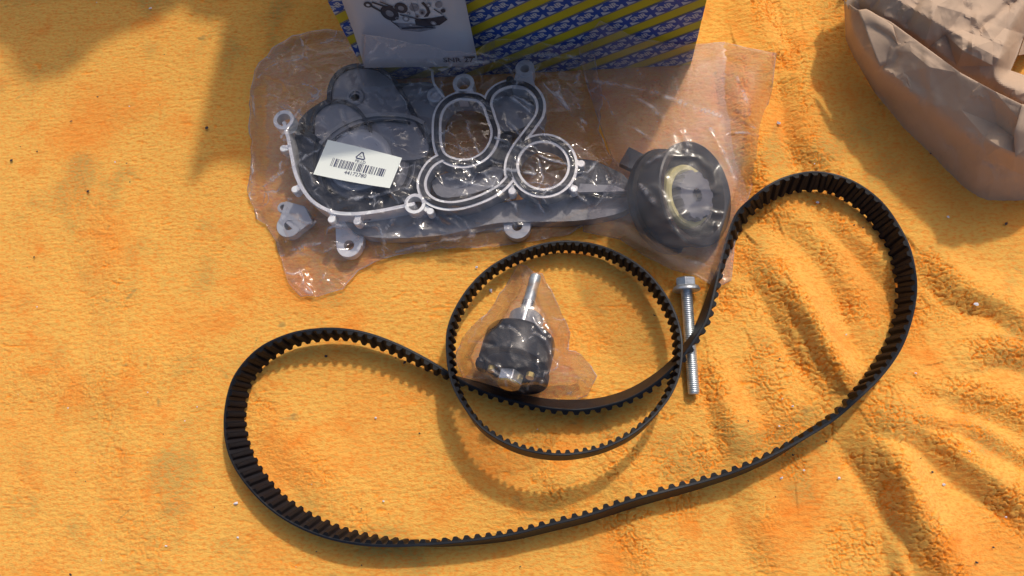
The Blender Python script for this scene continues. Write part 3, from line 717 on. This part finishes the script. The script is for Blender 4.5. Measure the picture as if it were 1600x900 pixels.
    for pts_, wd_, h_ in creases:
        pp = smooth_px(pts_, False, 3); bd_ = np.full(len(X), 1e9)
        for i in range(len(pp)-1):
            d, _, _ = seg_dist(X+wob, Y+wob[::-1]*0+wob*.6, pp[i], pp[i+1]); bd_ = np.minimum(bd_, d)
        z = z+(h_ if lower else h_*.55)*np.exp(-(bd_/(wd_ if lower else wd_*1.5))**2)*mod
        cw = np.maximum(cw, np.exp(-(bd_/min(wd_*.55, 2.2))**2)*min(1, abs(h_)/.0022)*np.clip(vnoise(X/11, Y/11, seed+2)*1.8-.35, 0, 1))
    cw = np.maximum(cw, .55*np.exp(-(E/1.6)**2)*np.clip(vnoise(X/16, Y/16, seed+6)*1.6-.2, 0, 1)); CREASE[0] = cw
    z = np.maximum(z, zmin)
    if lower:                                          # the film climbs over the leaflet and up the face of the box
        yy = BY-.004-.024*np.clip((775-X)/20, 0, 1); dr = np.stack([(X-800)/F, (450-Y)/F, -1.0+0*X], -1) @ CRN.T
        fz = H+dr[:, 2]*yy/dr[:, 1]; inb = np.clip((X-545)/25, 0, 1)*np.clip((1110-X)/20, 0, 1)
        z = np.where((fz > -.002) & (inb > 0), np.maximum(z, (fz+.003)*inb), z)
    W_ = Pn(X, Y, z); V = [tuple(q) for q in W_]; Fc = [tuple(v.index for v in f.verts) for f in bm.faces]
    if lower:
        zl = np.where(BD_, z, .0008+.0015*e+.0006*CR*0); Wl = Pn(X, Y, np.minimum(zl, z)); 
        n = len(V); mp = {}
        for i, q in enumerate(Wl):
            if BD_[i]: mp[i] = i
            else: mp[i] = len(V); V.append((q[0], q[1], q[2]))
        Fc += [tuple(mp[i] for i in f[::-1]) for f in Fc]
    CREASE[0] = np.concatenate([CREASE[0], np.zeros(len(V)-len(CREASE[0]))]); bm.free(); return V, Fc
def paint_glints(o):  # stores the painted glint mask on the film
    a = o.data.attributes.new('crease', 'FLOAT', 'POINT'); a.data.foreach_set('value', CREASE[0].astype(np.float32)); return o
def blobs(lst, base=.004, slope=.75):
    def f(X, Y):
        z = np.full(X.shape, base)
        for u, v, ru, rv, h in lst:
            d = np.hypot((X-u)/ru, (Y-v)/rv); m = (ru+rv)/2; e_ = np.maximum(d-.62, 0); z = np.maximum(z, h-np.where(e_ < .5, e_*e_, e_-.25)*m/1750*slope)
        return z
    return f
bigout = [(392, 140), (398, 108), (425, 75), (470, 52), (520, 46), (570, 52), (640, 66), (700, 80), (745, 82), (770, 62), (830, 60), (880, 72), (925, 62), (930, 110), (945, 160), (935, 205), (955, 245), (1000, 280), (1000, 320),
          (930, 345), (880, 368), (820, 378), (760, 386), (690, 388), (640, 396), (600, 404), (560, 425), (535, 452), (500, 462), (472, 466), (450, 440), (440, 408), (428, 375), (402, 340), (388, 300), (390, 220)]
bigh = blobs([(570, 245, 130, 105, .040), (745, 225, 135, 110, .042), (850, 255, 75, 65, .042), (560, 150, 80, 60, .040), (810, 130, 60, 45, .044), (448, 190, 35, 35, .040), (450, 350, 38, 34, .021), (545, 375, 40, 30, .018), (808, 350, 50, 30, .02), (700, 345, 200, 45, .024), (950, 280, 70, 45, .036), (690, 110, 260, 50, .040)])
def big_edge(X, Y): return np.where(Y < 110, .034-.014*np.clip((440-X)/60, 0, 1), .003+.028*np.clip((150-Y)/60, 0, 1))
BIGC = [(c, w_, h*.001) for c, w_, h in (
 ([(572, 90), (588, 72), (600, 66), (612, 76), (632, 70)], 3, 2.2), ([(562, 100), (600, 88), (625, 84)], 3, 1.6), ([(725, 104), (745, 98), (762, 96)], 4, 2.2), ([(700, 114), (720, 106)], 3, 1.5),
 ([(770, 158), (796, 152), (822, 170), (848, 190)], 3.5, 2.4), ([(796, 146), (830, 164), (852, 186)], 3, 1.8), ([(774, 216), (812, 228), (850, 246), (892, 258)], 3, 2.2), ([(700, 280), (722, 284), (762, 292), (802, 290)], 3, 1.8),
 ([(748, 270), (795, 265), (835, 272)], 5, 2.2), ([(530, 314), (572, 308), (602, 301), (640, 294)], 3.5, 2), ([(394, 150), (399, 200), (394, 260), (392, 312)], 3, 2.4), ([(402, 120), (432, 98), (470, 92)], 3, 1.8),
 ([(440, 215), (470, 170), (520, 140)], 3, 1.6), ([(396, 305), (470, 250), (545, 205)], 3, 1.6), ([(512, 366), (522, 355), (588, 354), (598, 376), (600, 404)], 3, 2.2), ([(620, 394), (700, 374), (792, 358)], 5, 2.4),
 ([(870, 145), (892, 172), (918, 194)], 3, 2.2), ([(848, 130), (880, 162), (912, 202)], 2.5, 1.8), ([(938, 205), (946, 238), (926, 262), (900, 272)], 3, 2.2), ([(730, 200), (738, 220), (748, 238)], 3, 1.6),
 ([(440, 400), (462, 388), (500, 380)], 3.5, 1.8), ([(456, 440), (468, 450), (486, 458)], 5, 2.2), ([(500, 445), (505, 430)], 3, 1.8), ([(470, 95), (474, 70), (470, 60)], 2.5, 1.5), ([(740, 80), (790, 92), (850, 84), (900, 90)], 3, 1.6), ([(480, 310), (500, 325), (520, 335)], 4, 2.0))]
bag = empty('plastic_bag', tuple(P(660, 300, 0)), 'large clear crinkled plastic bag around the pump, with a barcode sticker', 'plastic bag', 'clear plastic bags')
fo = paint_glints(part('film', film(bigout, bigh, 19, .0017, .0009, 5, sub=3, edge_z=big_edge, creases=BIGC, nrand=190, rough_edge=2.2), M['film'], bag, True))
# sticker
def lab(s, t, off=0.0):
    z = .0450
    a = P(489.4, 272.2, z); b = P(609, 294, z); c = P(512.2, 218.3, z); d = P(628.3, 246.7, z)
    p = a.lerp(b, s).lerp(c.lerp(d, s), t); p.z += .0012*math.sin(math.pi*s)+off; p.y -= .0012*math.sin(math.pi*s)*(1-t)*1.0; return p
V = [lab(i/12, j/4) for j in range(5) for i in range(13)]; Fc = [(j*13+i, j*13+i+1, j*13+i+14, j*13+i+13) for j in range(4) for i in range(12)]
st = part('sticker', (V, Fc), M['white'], bag, True)
def labq(s0, s1, t0, t1): return [lab(s0, t0, .0003), lab(s1, t0, .0003), lab(s1, t1, .0003), lab(s0, t1, .0003)]
def subp(name, vf, m, parent): return mk(name, (([Vector(v)-Vector((0, 0, 0)) for v in vf[0]]), vf[1]), m, parent)
def child_keep(o, parent): o.parent = parent; return o
bars = []; x = .165; br = random.Random(4)
while x < .865:
    wd_ = br.choice((.006, .006, .012, .018)); bars.append((x, x+wd_)); x += wd_+br.choice((.007, .007, .012, .02))
BV = []; BF = []
for a, b in bars:
    n = len(BV); BV += labq(a, b, .315, .545); BF.append((n, n+1, n+2, n+3))
mk('barcode', (BV, BF), M['ink'], st)
def lab_text(s, cs, ct, hs, ht, bold=.0):
    tv, tf = textmesh(s, 1.0, bold); return [lab(cs+v[0]*hs, ct+v[1]*ht, .0003) for v in tv], tf
mk('barcode_number', lab_text('44172780', .52, .225, .072, .15), M['ink'], st)
mk('lettering', lab_text('PE-LD', .52, .60, .055, .105), M['ink'], st)
tri = []
def tq(p, q, w_):
    p = np.array(p); q = np.array(q); asp = np.array([1, .45]); d = (q-p)/asp*np.array([1, 1]); d = d/np.linalg.norm(d); nn = np.array([-d[1], d[0]])
    nn = nn*w_*np.array([.45, 1]); return [lab(*(p-nn), .0003), lab(*(q-nn), .0003), lab(*(q+nn), .0003), lab(*(p+nn), .0003)]
tcx, tcy = .50, .755
A_, B_, C_ = (tcx, tcy+.14), (tcx-.062, tcy-.075), (tcx+.066, tcy-.075)
TV = []; TF = []
for p, q in ((A_, B_), (B_, C_), (C_, A_)):
    for k0, k1 in ((.08, .80),):
        a = (p[0]+(q[0]-p[0])*k0, p[1]+(q[1]-p[1])*k0); b = (p[0]+(q[0]-p[0])*k1, p[1]+(q[1]-p[1])*k1)
        n = len(TV); TV += tq(a, b, .016); TF.append((n, n+1, n+2, n+3))
        c = (p[0]+(q[0]-p[0])*.96, p[1]+(q[1]-p[1])*.96); n = len(TV); t4 = tq(b, c, .03); TV += [t4[0], ((t4[1]+t4[2])/2), t4[3]]; TF.append((n, n+1, n+2))
mk('recycling_mark', (TV, TF), M['ink'], st)
mk('recycling_number', lab_text('04', tcx, tcy-.01, .036, .07), M['ink'], st)
for o in st.children: o.matrix_parent_inverse = Matrix.Identity(4)

# ================================================================== IDLER PULLEY in the milky bag
an = Vector((.66, -.10, .745)).normalized()
Rr = .047; oc = P(1088, 303, .036)
idl = empty('idler_pulley', (oc.x, oc.y, 0), 'black tensioner pulley with grey toothed hub, inside the milky bag', 'pulley')
o = part('outer_rim', lathe([(Rr*.80, -.030), (Rr*.93, -.030), (Rr*.95, -.006), (Rr*1.0, -.004), (Rr*1.0, 0), (Rr*.97, .0012), (Rr*.90, .0006), (Rr*.84, -.001), (Rr*.80, -.010), (Rr*.76, -.016), (Rr*.45, -.017), (0, -.017)], 64, an, oc), M['black'], idl); autosmooth(o, 35)
o = part('bearing_ring', lathe([(Rr*.60, -.017), (Rr*.60, -.009), (Rr*.57, -.007), (Rr*.50, -.007), (Rr*.44, -.010), (Rr*.44, -.017)], 48, an, oc-an*.0), M['inner'], idl); autosmooth(o, 35)
o = part('toothed_hub', lathe([(Rr*.46, -.016), (Rr*.46, -.002), (Rr*.44, -.0005), (Rr*.16, 0), (Rr*.13, 0), (Rr*.13, -.006), (0, -.006)], 72, an, oc+Vector((.001, -.001, 0)), ang=lambda t: 1.0+.05*(1 if math.sin(12*t) > 0 else -1)), mat('idler_hub_grey', (.17, .19, .24), .4, metal=.3, noise=.2, nscale=60), idl); autosmooth(o, 35)
o = part('back_flange', lathe([(Rr*.3, -.036), (Rr*1.03, -.036), (Rr*1.04, -.033), (Rr*1.02, -.030), (Rr*.9, -.029)], 56, an, oc), M['black'], idl); autosmooth(o, 35)
o = part('mounting_arm', join(lathe([(.009, -.048), (.009, -.034), (.006, -.034)], 24, an, oc), ribbon(pw([(975, 245), (1010, 262), (1050, 300)], .020), .018, .024, .008)), M['castdark'], idl)
for v in []: pass
mout = [(905, 75), (935, 32), (990, 58), (1060, 72), (1130, 66), (1214, 84), (1205, 140), (1194, 200), (1185, 260), (1165, 320), (1150, 380), (1142, 440), (1118, 450), (1090, 432), (1050, 420), (1010, 400), (970, 375), (910, 362), (908, 320), (935, 285), (955, 250), (935, 190), (915, 130)]
mh = blobs([(1085, 300, 82, 112, .092), (1030, 300, 60, 95, .072), (960, 290, 60, 40, .036), (1000, 90, 110, 60, .040)], .006)
MILC = [(c, w_, h*.001) for c, w_, h in (
 ([(985, 148), (1010, 162), (1034, 182)], 3.5, 2.2), ([(992, 200), (1020, 222), (1030, 240), (1008, 256)], 3, 1.8), ([(925, 138), (945, 132)], 3, 1.6), ([(930, 128), (1000, 138), (1080, 165), (1180, 200)], 9, 2.0),
 ([(1138, 208), (1160, 206), (1184, 213)], 3, 2.2), ([(1062, 205), (1075, 220), (1072, 238)], 3, 1.6), ([(1000, 288), (1018, 312), (1062, 372)], 3.5, 1.8), ([(920, 330), (962, 288)], 3, 1.6), ([(1150, 120), (1168, 160), (1172, 180)], 8, 1.8), ([(1110, 200), (1150, 280), (1160, 330)], 5, 1.6))]
mh_ = mh
def mh(X, Y):                                           # the belt lies on the right-hand edge of this bag and holds it down
    sdist = ((1165-58*(Y-320)/177)-X)*.95
    return np.where(Y > 250, np.minimum(mh_(X, Y), .003+.0042*np.maximum(sdist-1, 0)), mh_(X, Y))
mbag = empty('plastic_bag', tuple(P(1060, 250, 0)), 'milky plastic bag holding the black tensioner pulley', 'plastic bag', 'clear plastic bags')
paint_glints(part('film', film(mout, mh, 60, .0018, .0010, 21, sub=4, fscale=70, nrand=9, rough_edge=2, rscale=.8, creases=MILC, edge_z=lambda X, Y: np.where(Y < 130, .040-.030*np.clip((X-1070)/60, 0, 1), .004+.020*np.clip((200-Y)/80, 0, 1)*np.clip((1000-X)/60, 0, 1))), M['film_milky'], mbag, True))

# ================================================================== TENSIONER in the small bag
ad_ = Vector((.20, .905, -.36)).normalized()
tc_ = P(809, 548, .036)
ten = empty('tensioner_roller', (tc_.x, tc_.y, 0), 'black roller with a threaded steel stud, lying in the small clear bag', 'roller')
RR = .0305
o = part('roller_drum', lathe([(RR*.72, -.017), (RR*.90, -.0165), (RR*.985, -.0155), (RR, -.014), (RR, .010), (RR*.96, .013), (RR*.86, .0150), (RR*.45, .0155), (0, .0155)], 64, ad_, tc_), M['black'], ten); autosmooth(o, 35)
o = part('end_plate', lathe([(0, -.012), (RR*.74, -.012), (RR*.78, -.0175), (RR*.72, -.0180)][::1], 48, ad_, tc_), M['castdark'], ten)
o = part('friction_washer', lathe([(RR*.34, -.0125), (RR*.34, -.0150), (RR*.60, -.0150), (RR*.60, -.0125)], 40, ad_, tc_), M['red'], ten)
# torn-looking cam plate standing proud at the open end
xh = (Vector((1, 0, 0))-ad_*ad_.x).normalized(); zh = ad_.cross(xh)
if zh.z < 0: zh = -zh
def tp(a, b, h): return tc_+xh*a+zh*b+ad_*h
def arc_block(a0_, a1_, r0, r1, h0, h1, name):
    k = 14; A = [R(a0_+(a1_-a0_)*i/k) for i in range(k+1)]; V = []; Fc = []
    for a in A:
        q = r1*(1-.10*abs((a-A[0])/(A[-1]-A[0])*2-1)**4)
        for rr_, h in ((r0, h0), (q, h0), (q, h1), (r0, h1)): V.append(tp(RR*rr_*math.cos(a), RR*rr_*math.sin(a), h))
    for i in range(k):
        for c in range(4): Fc.append((i*4+c, i*4+(c+1) % 4, i*4+4+(c+1) % 4, i*4+4+c))
    Fc += [(3, 2, 1, 0), (k*4, k*4+1, k*4+2, k*4+3)]
    o = part(name, (V, Fc), M['black'], ten); bevel(autosmooth(o), .0008)
arc_block(-112, 12, .52, 1.05, -.0245, -.0170, 'cam_plate'); arc_block(160, 200, .80, 1.04, -.0215, -.0165, 'cam_plate')
hexa = lambda h0, h1, r: ([tp(r*math.cos(R(60*k+12)), r*math.sin(R(60*k+12)), h) for h in (h0, h1) for k in range(6)], [(0, 1, 2, 3, 4, 5), (11, 10, 9, 8, 7, 6)]+[(k, k+6, (k+1) % 6+6, (k+1) % 6) for k in range(6)])
o = part('hex_head', hexa(-.0330, -.0235, .0115), M['steel'], ten); bevel(o, .0006)
part('head_face', lathe([(0, -.0342), (.0090, -.0342), (.0100, -.0330), (.0090, -.0328)], 24, ad_, tc_), M['brass'], ten)
part('crimp', lathe([(.0035, -.0262), (.0035, -.022), (0, -.022)], 12, ad_, tp(.0165, .004, 0)), M['brass'], ten)
part('crimp', lathe([(.0030, -.0262), (.0030, -.022), (0, -.022)], 12, ad_, tp(-.0165, .005, 0)), M['brass'], ten)
o = part('sleeve', lathe([(.0150, .0155), (.0150, .034), (.0140, .0355), (.0060, .0355)], 40, ad_, tc_), M['pressed'], ten); autosmooth(o, 35)
o = part('pin', lathe([(.0062, .0155), (.0062, .0440), (.0056, .0448), (0, .0448)], 24, ad_, tc_+zh*.009), M['steel'], ten); autosmooth(o, 35)
o = part('threaded_stud', threaded(.0053, .0017, .034, .0007, 20, ad_, tc_+ad_*.040+zh*.009), M['zinc'], ten, True)
sout = [(808, 412), (845, 428), (862, 455), (880, 490), (890, 520), (888, 548), (912, 552), (934, 590), (920, 620), (880, 628), (838, 626), (800, 626), (760, 612), (724, 592), (712, 562), (722, 530), (740, 505), (768, 480), (788, 450)]
shh = blobs([(808, 548, 84, 80, .084), (808, 600, 70, 50, .074), (824, 485, 46, 46, .064), (831, 445, 18, 30, .036)], .004)
SMC = [(c, w_, h*.001) for c, w_, h in (
 ([(730, 588), (752, 590)], 3, 1.8), ([(775, 570), (795, 592), (830, 625)], 2.5, 1.6), ([(850, 490), (868, 498), (890, 500)], 3, 1.8), ([(866, 545), (880, 548), (892, 540)], 5, 2), ([(846, 600), (866, 616), (895, 612)], 3.5, 2), ([(772, 478), (750, 505), (724, 548)], 3, 1.8), ([(880, 585), (905, 590), (920, 605)], 3, 1.8), ([(832, 495), (848, 520), (862, 530)], 3, 1.4))]
sbag = empty('plastic_bag', tuple(P(815, 550, 0)), 'small clear crinkled plastic bag around the roller, inside the belt ring', 'plastic bag', 'clear plastic bags')
paint_glints(part('film', film(sout, shh, 18, .0005, .0005, 33, sub=3, edge_z=.003, creases=SMC, nrand=12, rough_edge=2), M['film_small'], sbag, True))

# ================================================================== BOLT
a0 = P(1071, 434, .0105); a1 = P(1084, 616, .0060)
bd = (a1-a0).normalized(); bolt = empty('flange_bolt', ((a0.x+a1.x)/2, (a0.y+a1.y)/2, 0), 'zinc-plated hex flange bolt lying on the towel beside the ring belt', 'bolt')
Lb = (a1-a0).length; hl = .0105
xb = bd.cross(Vector((0, 0, 1))).normalized(); zb = xb.cross(bd)
if zb.z < 0: zb = -zb
def hx(h, r, k): t = R(60*k+20); return a0+bd*h+xb*(r*math.cos(t))+zb*(r*math.sin(t))
V = [hx(h, r, k) for h, r in ((0, .0078), (.0012, .0092), (hl-.001, .0092)) for k in range(6)]
Fc = [tuple(range(6)), (17, 16, 15, 14, 13, 12)]+[(i*6+k, i*6+6+k, i*6+6+(k+1) % 6, i*6+(k+1) % 6) for i in range(2) for k in range(6)]
o = part('hex_head', (V, Fc), M['zinc'], bolt); bevel(o, .0004)
o = part('flange', lathe([(.0085, hl-.0035), (.0108, hl-.0022), (.0121, hl), (.0121, hl+.0012), (.0112, hl+.0016), (.004, hl+.0016)], 36, bd, a0), M['zinc'], bolt); autosmooth(o, 40)
o = part('threaded_shank', threaded(.0053, .0018, Lb-hl, .0008, 20, bd, a0+bd*hl), M['zinc'], bolt, True)

# ================================================================== PAPER BAG
def resample(c, n):
    c = np.array(c, float); d = np.concatenate([[0], np.cumsum(np.hypot(np.diff(c[:, 0]), np.diff(c[:, 1])))])
    s = np.linspace(0, d[-1], n); return np.stack([np.interp(s, d, c[:, k]) for k in range(3)], -1)
def loft(curves, n, sub, bulge, seed, amp=.0018, zmin=.001):
    cs = [np.array([list(P(u, v, z)) for u, v, z in resample(c, n)]) for c in curves]; rows = []
    for i in range(len(cs)-1):
        for k in range(sub):
            t = k/sub; rows.append(cs[i]*(1-t)+cs[i+1]*t+np.array([-.4, -.5, .75])*bulge[i]*math.sin(math.pi*t))
    rows.append(cs[-1]); G = np.array(rows); m = len(G)
    X, Y = G[..., 0], G[..., 1]; q = G[..., 2]
    f1, f2 = worley(X*28+seed+fbm(X*25, Y*25, 2)*1.5, Y*28+q*25, seed); cr = (f1-.4)*amp*1.6+(fbm(X*35+q*30, Y*35, seed, 3)-.5)*amp*2
    G = G+cr[..., None]*np.array([-.3, -.35, .8]); G[..., 2] = np.maximum(G[..., 2], zmin)
    V = G.reshape(-1, 3); Fc = [(i*n+j, i*n+j+1, (i+1)*n+j+1, (i+1)*n+j) for i in range(m-1) for j in range(n-1)]
    return [tuple(v) for v in V], Fc
pbag = empty('paper_bag', tuple(P(1500, 200, 0)), 'crumpled brown paper bag lying at the upper right corner', 'paper bag')
rim = [(1312, -30, 0.0581), (1316, 0, 0.0607), (1340, 15, 0.0634), (1356, 16, 0.0660), (1392, 34, 0.0713), (1445, 73, 0.0766), (1500, 113, 0.0818), (1555, 143, 0.0871), (1598, 164, 0.0898), (1660, 190, 0.0898)]
crease = [(1314, -20, 0.0449), (1319, 30, 0.0449), (1345, 78, 0.0475), (1375, 112, 0.0488), (1410, 135, 0.0528), (1448, 158, 0.0568), (1500, 195, 0.0594), (1536, 218, 0.0620), (1584, 244, 0.0660), (1660, 262, .05)]
low = [(1318, -20, .006), (1322, 62, .005), (1335, 90, .004), (1366, 143, .003), (1415, 206, .003), (1450, 240, .003), (1475, 268, .002), (1518, 309, .002), (1540, 317, .002), (1598, 316, .002), (1660, 312, .002)]
gnd = [(u-2, v-2, -.010) for u, v, z in low]
def loft_height(curves, n=70, sub=26):
    c = [resample(k, n) for k in curves]; g = np.concatenate([c[i]*(1-t)+c[i+1]*t for i in range(len(c)-1) for t in np.linspace(0, 1, sub, endpoint=False)]+[c[-1]])
    def f(X, Y):
        out = np.zeros(X.shape)
        for a in range(0, len(X), 400):
            d2 = (X[a:a+400, None]-g[None, :, 0])**2+(Y[a:a+400, None]-g[None, :, 1])**2; w_ = np.exp(-d2/18)+1e-30; k = d2.argmin(1)
            out[a:a+400] = np.where(d2.min(1) > 120, g[k, 2], (w_*g[None, :, 2]).sum(1)/w_.sum(1))
        return out
    return f
low = [(u, v, -.004) for u, v, z in low]
sideh = loft_height([rim, crease, low])
SC = [([(1374, 108), (1394, 101), (1403, 88)], 4, -.003), ([(1448, 158), (1500, 195), (1536, 218)], 6, -.003), ([(1352, 20), (1365, 40), (1378, 56)], 4, -.004), ([(1380, 115), (1420, 150), (1470, 185), (1530, 225)], 8, .003), ([(1448, 80), (1450, 120), (1462, 160)], 6, .002),
      ([(1345, 60), (1370, 110), (1400, 130)], 5, -.0025), ([(1430, 200), (1436, 203)], 3, -.003), ([(1480, 226), (1490, 229)], 3, -.003), ([(1540, 252), (1552, 257)], 3, -.003), ([(1350, 105), (1390, 140), (1440, 200), (1490, 250)], 7, .0025), ([(1510, 210), (1530, 260), (1528, 300)], 6, .002)]
sideout = [p[:2] for p in rim]+[p[:2] for p in low[::-1]]
o = part('side_panel', film(sideout, sideh, 46, .0028, .0005, 4, sub=4, edge_z=sideh, lower=False, creases=SC, jitter=False, zmin=-.006, fscale=12), M['kraft'], pbag); autosmooth(o, 16); s_ = o.modifiers.new('thickness', 'SOLIDIFY'); s_.thickness = .0003
o = part('bottom_fold', loft([low, gnd], 60, 6, (.001,), 3, .0002, -.02), M['kraft'], pbag, True); s_ = o.modifiers.new('thickness', 'SOLIDIFY'); s_.thickness = .0003
topout = [(1322, 4), (1334, 34), (1352, 38), (1388, 54), (1440, 94), (1496, 134), (1548, 163), (1590, 184), (1660, 204), (1640, 135), (1602, 118), (1580, 111), (1590, 85), (1600, 55), (1625, 10), (1600, -60), (1520, -130), (1430, -130), (1350, -80)]
def toph(X, Y):
    d = (Y-(X-1318)*.585)                     # distance above the rim, photo pixels
    return .050+.026*np.clip(-(d-20)/70, 0, 1)+.010*(fbm(X/70, Y/70, 61, 2)-.5)
KC = [([(1436, -6), (1428, 16), (1418, 38)], 4, -.005), ([(1372, -4), (1364, 12)], 2, -.003), ([(1474, 50), (1500, 52), (1520, 48)], 4, .004), ([(1527, 26), (1524, 50), (1518, 72)], 4, .005), ([(1527, 48), (1552, 28), (1582, 2)], 4, -.006),
      ([(1506, -6), (1505, 8), (1514, 14)], 3, -.003), ([(1474, 52), (1490, 72), (1514, 74)], 4, -.003), ([(1520, 70), (1518, 95)], 3, .002), ([(1380, 30), (1430, 62), (1500, 105), (1570, 130)], 9, .003), ([(1455, 0), (1460, 40), (1466, 70)], 4, .002), ([(1560, 80), (1590, 66)], 6, -.003)]
o = part('top_panel', film(topout, toph, 46, .0036, .0005, 12, sub=4, fscale=14, edge_z=lambda X, Y: .046+.012*np.clip((60-Y)/60, 0, 1), lower=False, creases=KC), M['kraft'], pbag); autosmooth(o, 16); s_ = o.modifiers.new('thickness', 'SOLIDIFY'); s_.thickness = .0003
back = [(1352, -84, .045), (1432, -132, .045), (1522, -132, .045), (1604, -62, .045), (1628, 10, .045), (1602, 56, .045), (1592, 86, .045)]
o = part('back_panel', loft([back, [(u+(8 if u < 1500 else 30), v-30 if v < 0 else v-4, .001) for u, v, z in back]], 60, 10, (.003,), 9, .002), M['kraft'], pbag); s_ = o.modifiers.new('thickness', 'SOLIDIFY'); s_.thickness = .0003
o = part('folded_corner', loft([[(1597, 162, .0905), (1591, 185, .087), (1584, 207, .082), (1587, 246, .070)], [(1640, 180, .08), (1640, 195, .078), (1640, 200, .075), (1640, 205, .07)]], 20, 8, (.004,), 5, .002), M['kraft'], pbag, True)
s_ = o.modifiers.new('thickness', 'SOLIDIFY'); s_.thickness = .0003
o = part('folded_tuck', loft([[(1341, 16, 0.0668), (1354, 14, 0.0688), (1374, 26, 0.0701), (1395, 40, 0.0714)], [(1350, 40, 0.0641), (1370, 45, 0.0654), (1395, 60, 0.0668), (1404, 72, 0.0668)], [(1375, 104, 0.0541), (1385, 100, 0.0554), (1397, 93, 0.0567), (1402, 85, 0.0581)]], 16, 8, (.002, 0.0027), 6, 0.0013), M['kraft'], pbag, True)
s_ = o.modifiers.new('thickness', 'SOLIDIFY'); s_.thickness = .0003

# ================================================================== LINT AND CRUMBS
def flecks(name, spots, m, label, size):
    V = []; Fc = []; rr = random.Random(len(spots))
    for u, v, s in spots:
        c = P(u, v, 0); z = towel_z(c.x, c.y)+.0016; k = 6; n = len(V); r_ = size*s
        V.append((c.x, c.y, z+r_*.5))
        for i in range(k):
            a = 2*math.pi*i/k; q = r_*rr.uniform(.45, 1.1); V.append((c.x+q*math.cos(a), c.y+q*math.sin(a)*.8, z+rr.uniform(-.3, .4)*r_))
        V.append((c.x, c.y, z-r_*.6))
        for i in range(k): Fc += [(n, n+1+i, n+1+(i+1) % k), (n+k+1, n+1+(i+1) % k, n+1+i)]
    return tag(mk(name, (V, Fc), m), label, None, None, 'stuff')
white_s = [(236, 14, 2.2), (152, 5, 1.2), (204, 168, 1), (235, 614, 1.2), (309, 636, 1), (290, 658, .9), (370, 787, 2.4), (373, 840, 1.6), (160, 875, 1.1), (109, 638, 1.2), (262, 853, 1.3), (181, 254, 1.4), (587, 653, 1.7), (600, 783, 1.2), (1219, 625, 1), (1219, 747, 1.6), (1310, 747, 1.7), (1235, 636, 1.2), (1215, 667, 1.2), (1470, 757, 1.6), (1500, 707, 1.4), (1520, 478, 2.6), (1276, 318, 1.6), (1570, 808, 1.4), (1215, 195, 2.2), (767, 455, 2.6), (1424, 586, 1.2), (1270, 260, 1), (60, 480, .9), (840, 671, .9), (1480, 340, 1.7), (745, 418, 1.6), (1320, 524, 1), (1254, 735, 1)]
dark_s = [(112, 190, 1.3), (60, 238, 1.3), (20, 252, 1.8), (324, 201, 2), (154, 152, 1), (199, 256, .8), (205, 286, .9), (140, 300, 2), (112, 897, 1.6), (511, 557, 1.8), (633, 567, 2), (1237, 711, 1.2), (1216, 562, 1.0), (1166, 659, 1), (1571, 350, 1.9), (1450, 738, 1.2), (1517, 877, 1.2), (1549, 855, .9), (1022, 493, 1.1), (619, 560, 1), (656, 677, 1), (55, 402, 1.2), (1330, 356, 1), (1344, 360, 1), (1290, 690, 1), (1540, 465, 1)]
rr = random.Random(2)
dark_s += [(rr.uniform(0, 1600), rr.uniform(0, 900), rr.uniform(.3, .8)) for _ in range(60)]
white_s += [(rr.uniform(0, 1600), rr.uniform(0, 900), rr.uniform(.3, .7)) for _ in range(14)]
flecks('lint', white_s, mat('white_lint', (.72, .70, .74), .8), 'small white and lilac flecks of lint scattered on the towel', .0010)
flecks('crumbs', dark_s, mat('dark_crumb', (.05, .035, .04), .8), 'small dark crumbs scattered on the towel', .0012)

# ================================================================== ADDED SHEET, out of frame, cut to cast the upper left shadows
def cast(pts, dist):                                   # outline of a flat sheet whose shadow falls on these ground points
    return [P(u, v, 0)+SUN_DIR*dist for u, v in pts]
caster = empty('shadow_caster', tuple(P(200, 50, 0)+SUN_DIR*.45), 'unseen flat sheet, added out of frame to shade the upper left', 'shadow_caster')
for pts, dist in (([(-300, -300), (340, -300), (300, 0), (262, 22), (225, 42), (175, 60), (145, 78), (128, 100), (105, 118), (60, 126), (28, 122), (20, 100), (8, 78), (-20, 70), (-300, 60)], .45),
                  ([(268, -300), (560, -300), (560, 60), (520, 180), (440, 280), (400, 285), (384, 262), (345, 253), (325, 262), (292, 298), (300, 250), (322, 150), (345, 60), (350, 34), (325, 34), (296, 26), (280, 0)], .36)):
    top = cast(pts, dist); bot = [p-Vector((0, 0, .004)) for p in top]; n = len(top)
    t = tessellate_polygon([[Vector((p.x, p.y, 0)) for p in top]])
    part('shadow_caster_sheet', (top+bot, [tuple(q) for q in t]+[tuple(i+n for i in q[::-1]) for q in t]+[(i, (i+1) % n, (i+1) % n+n, i+n) for i in range(n)]), M['caster'], caster)
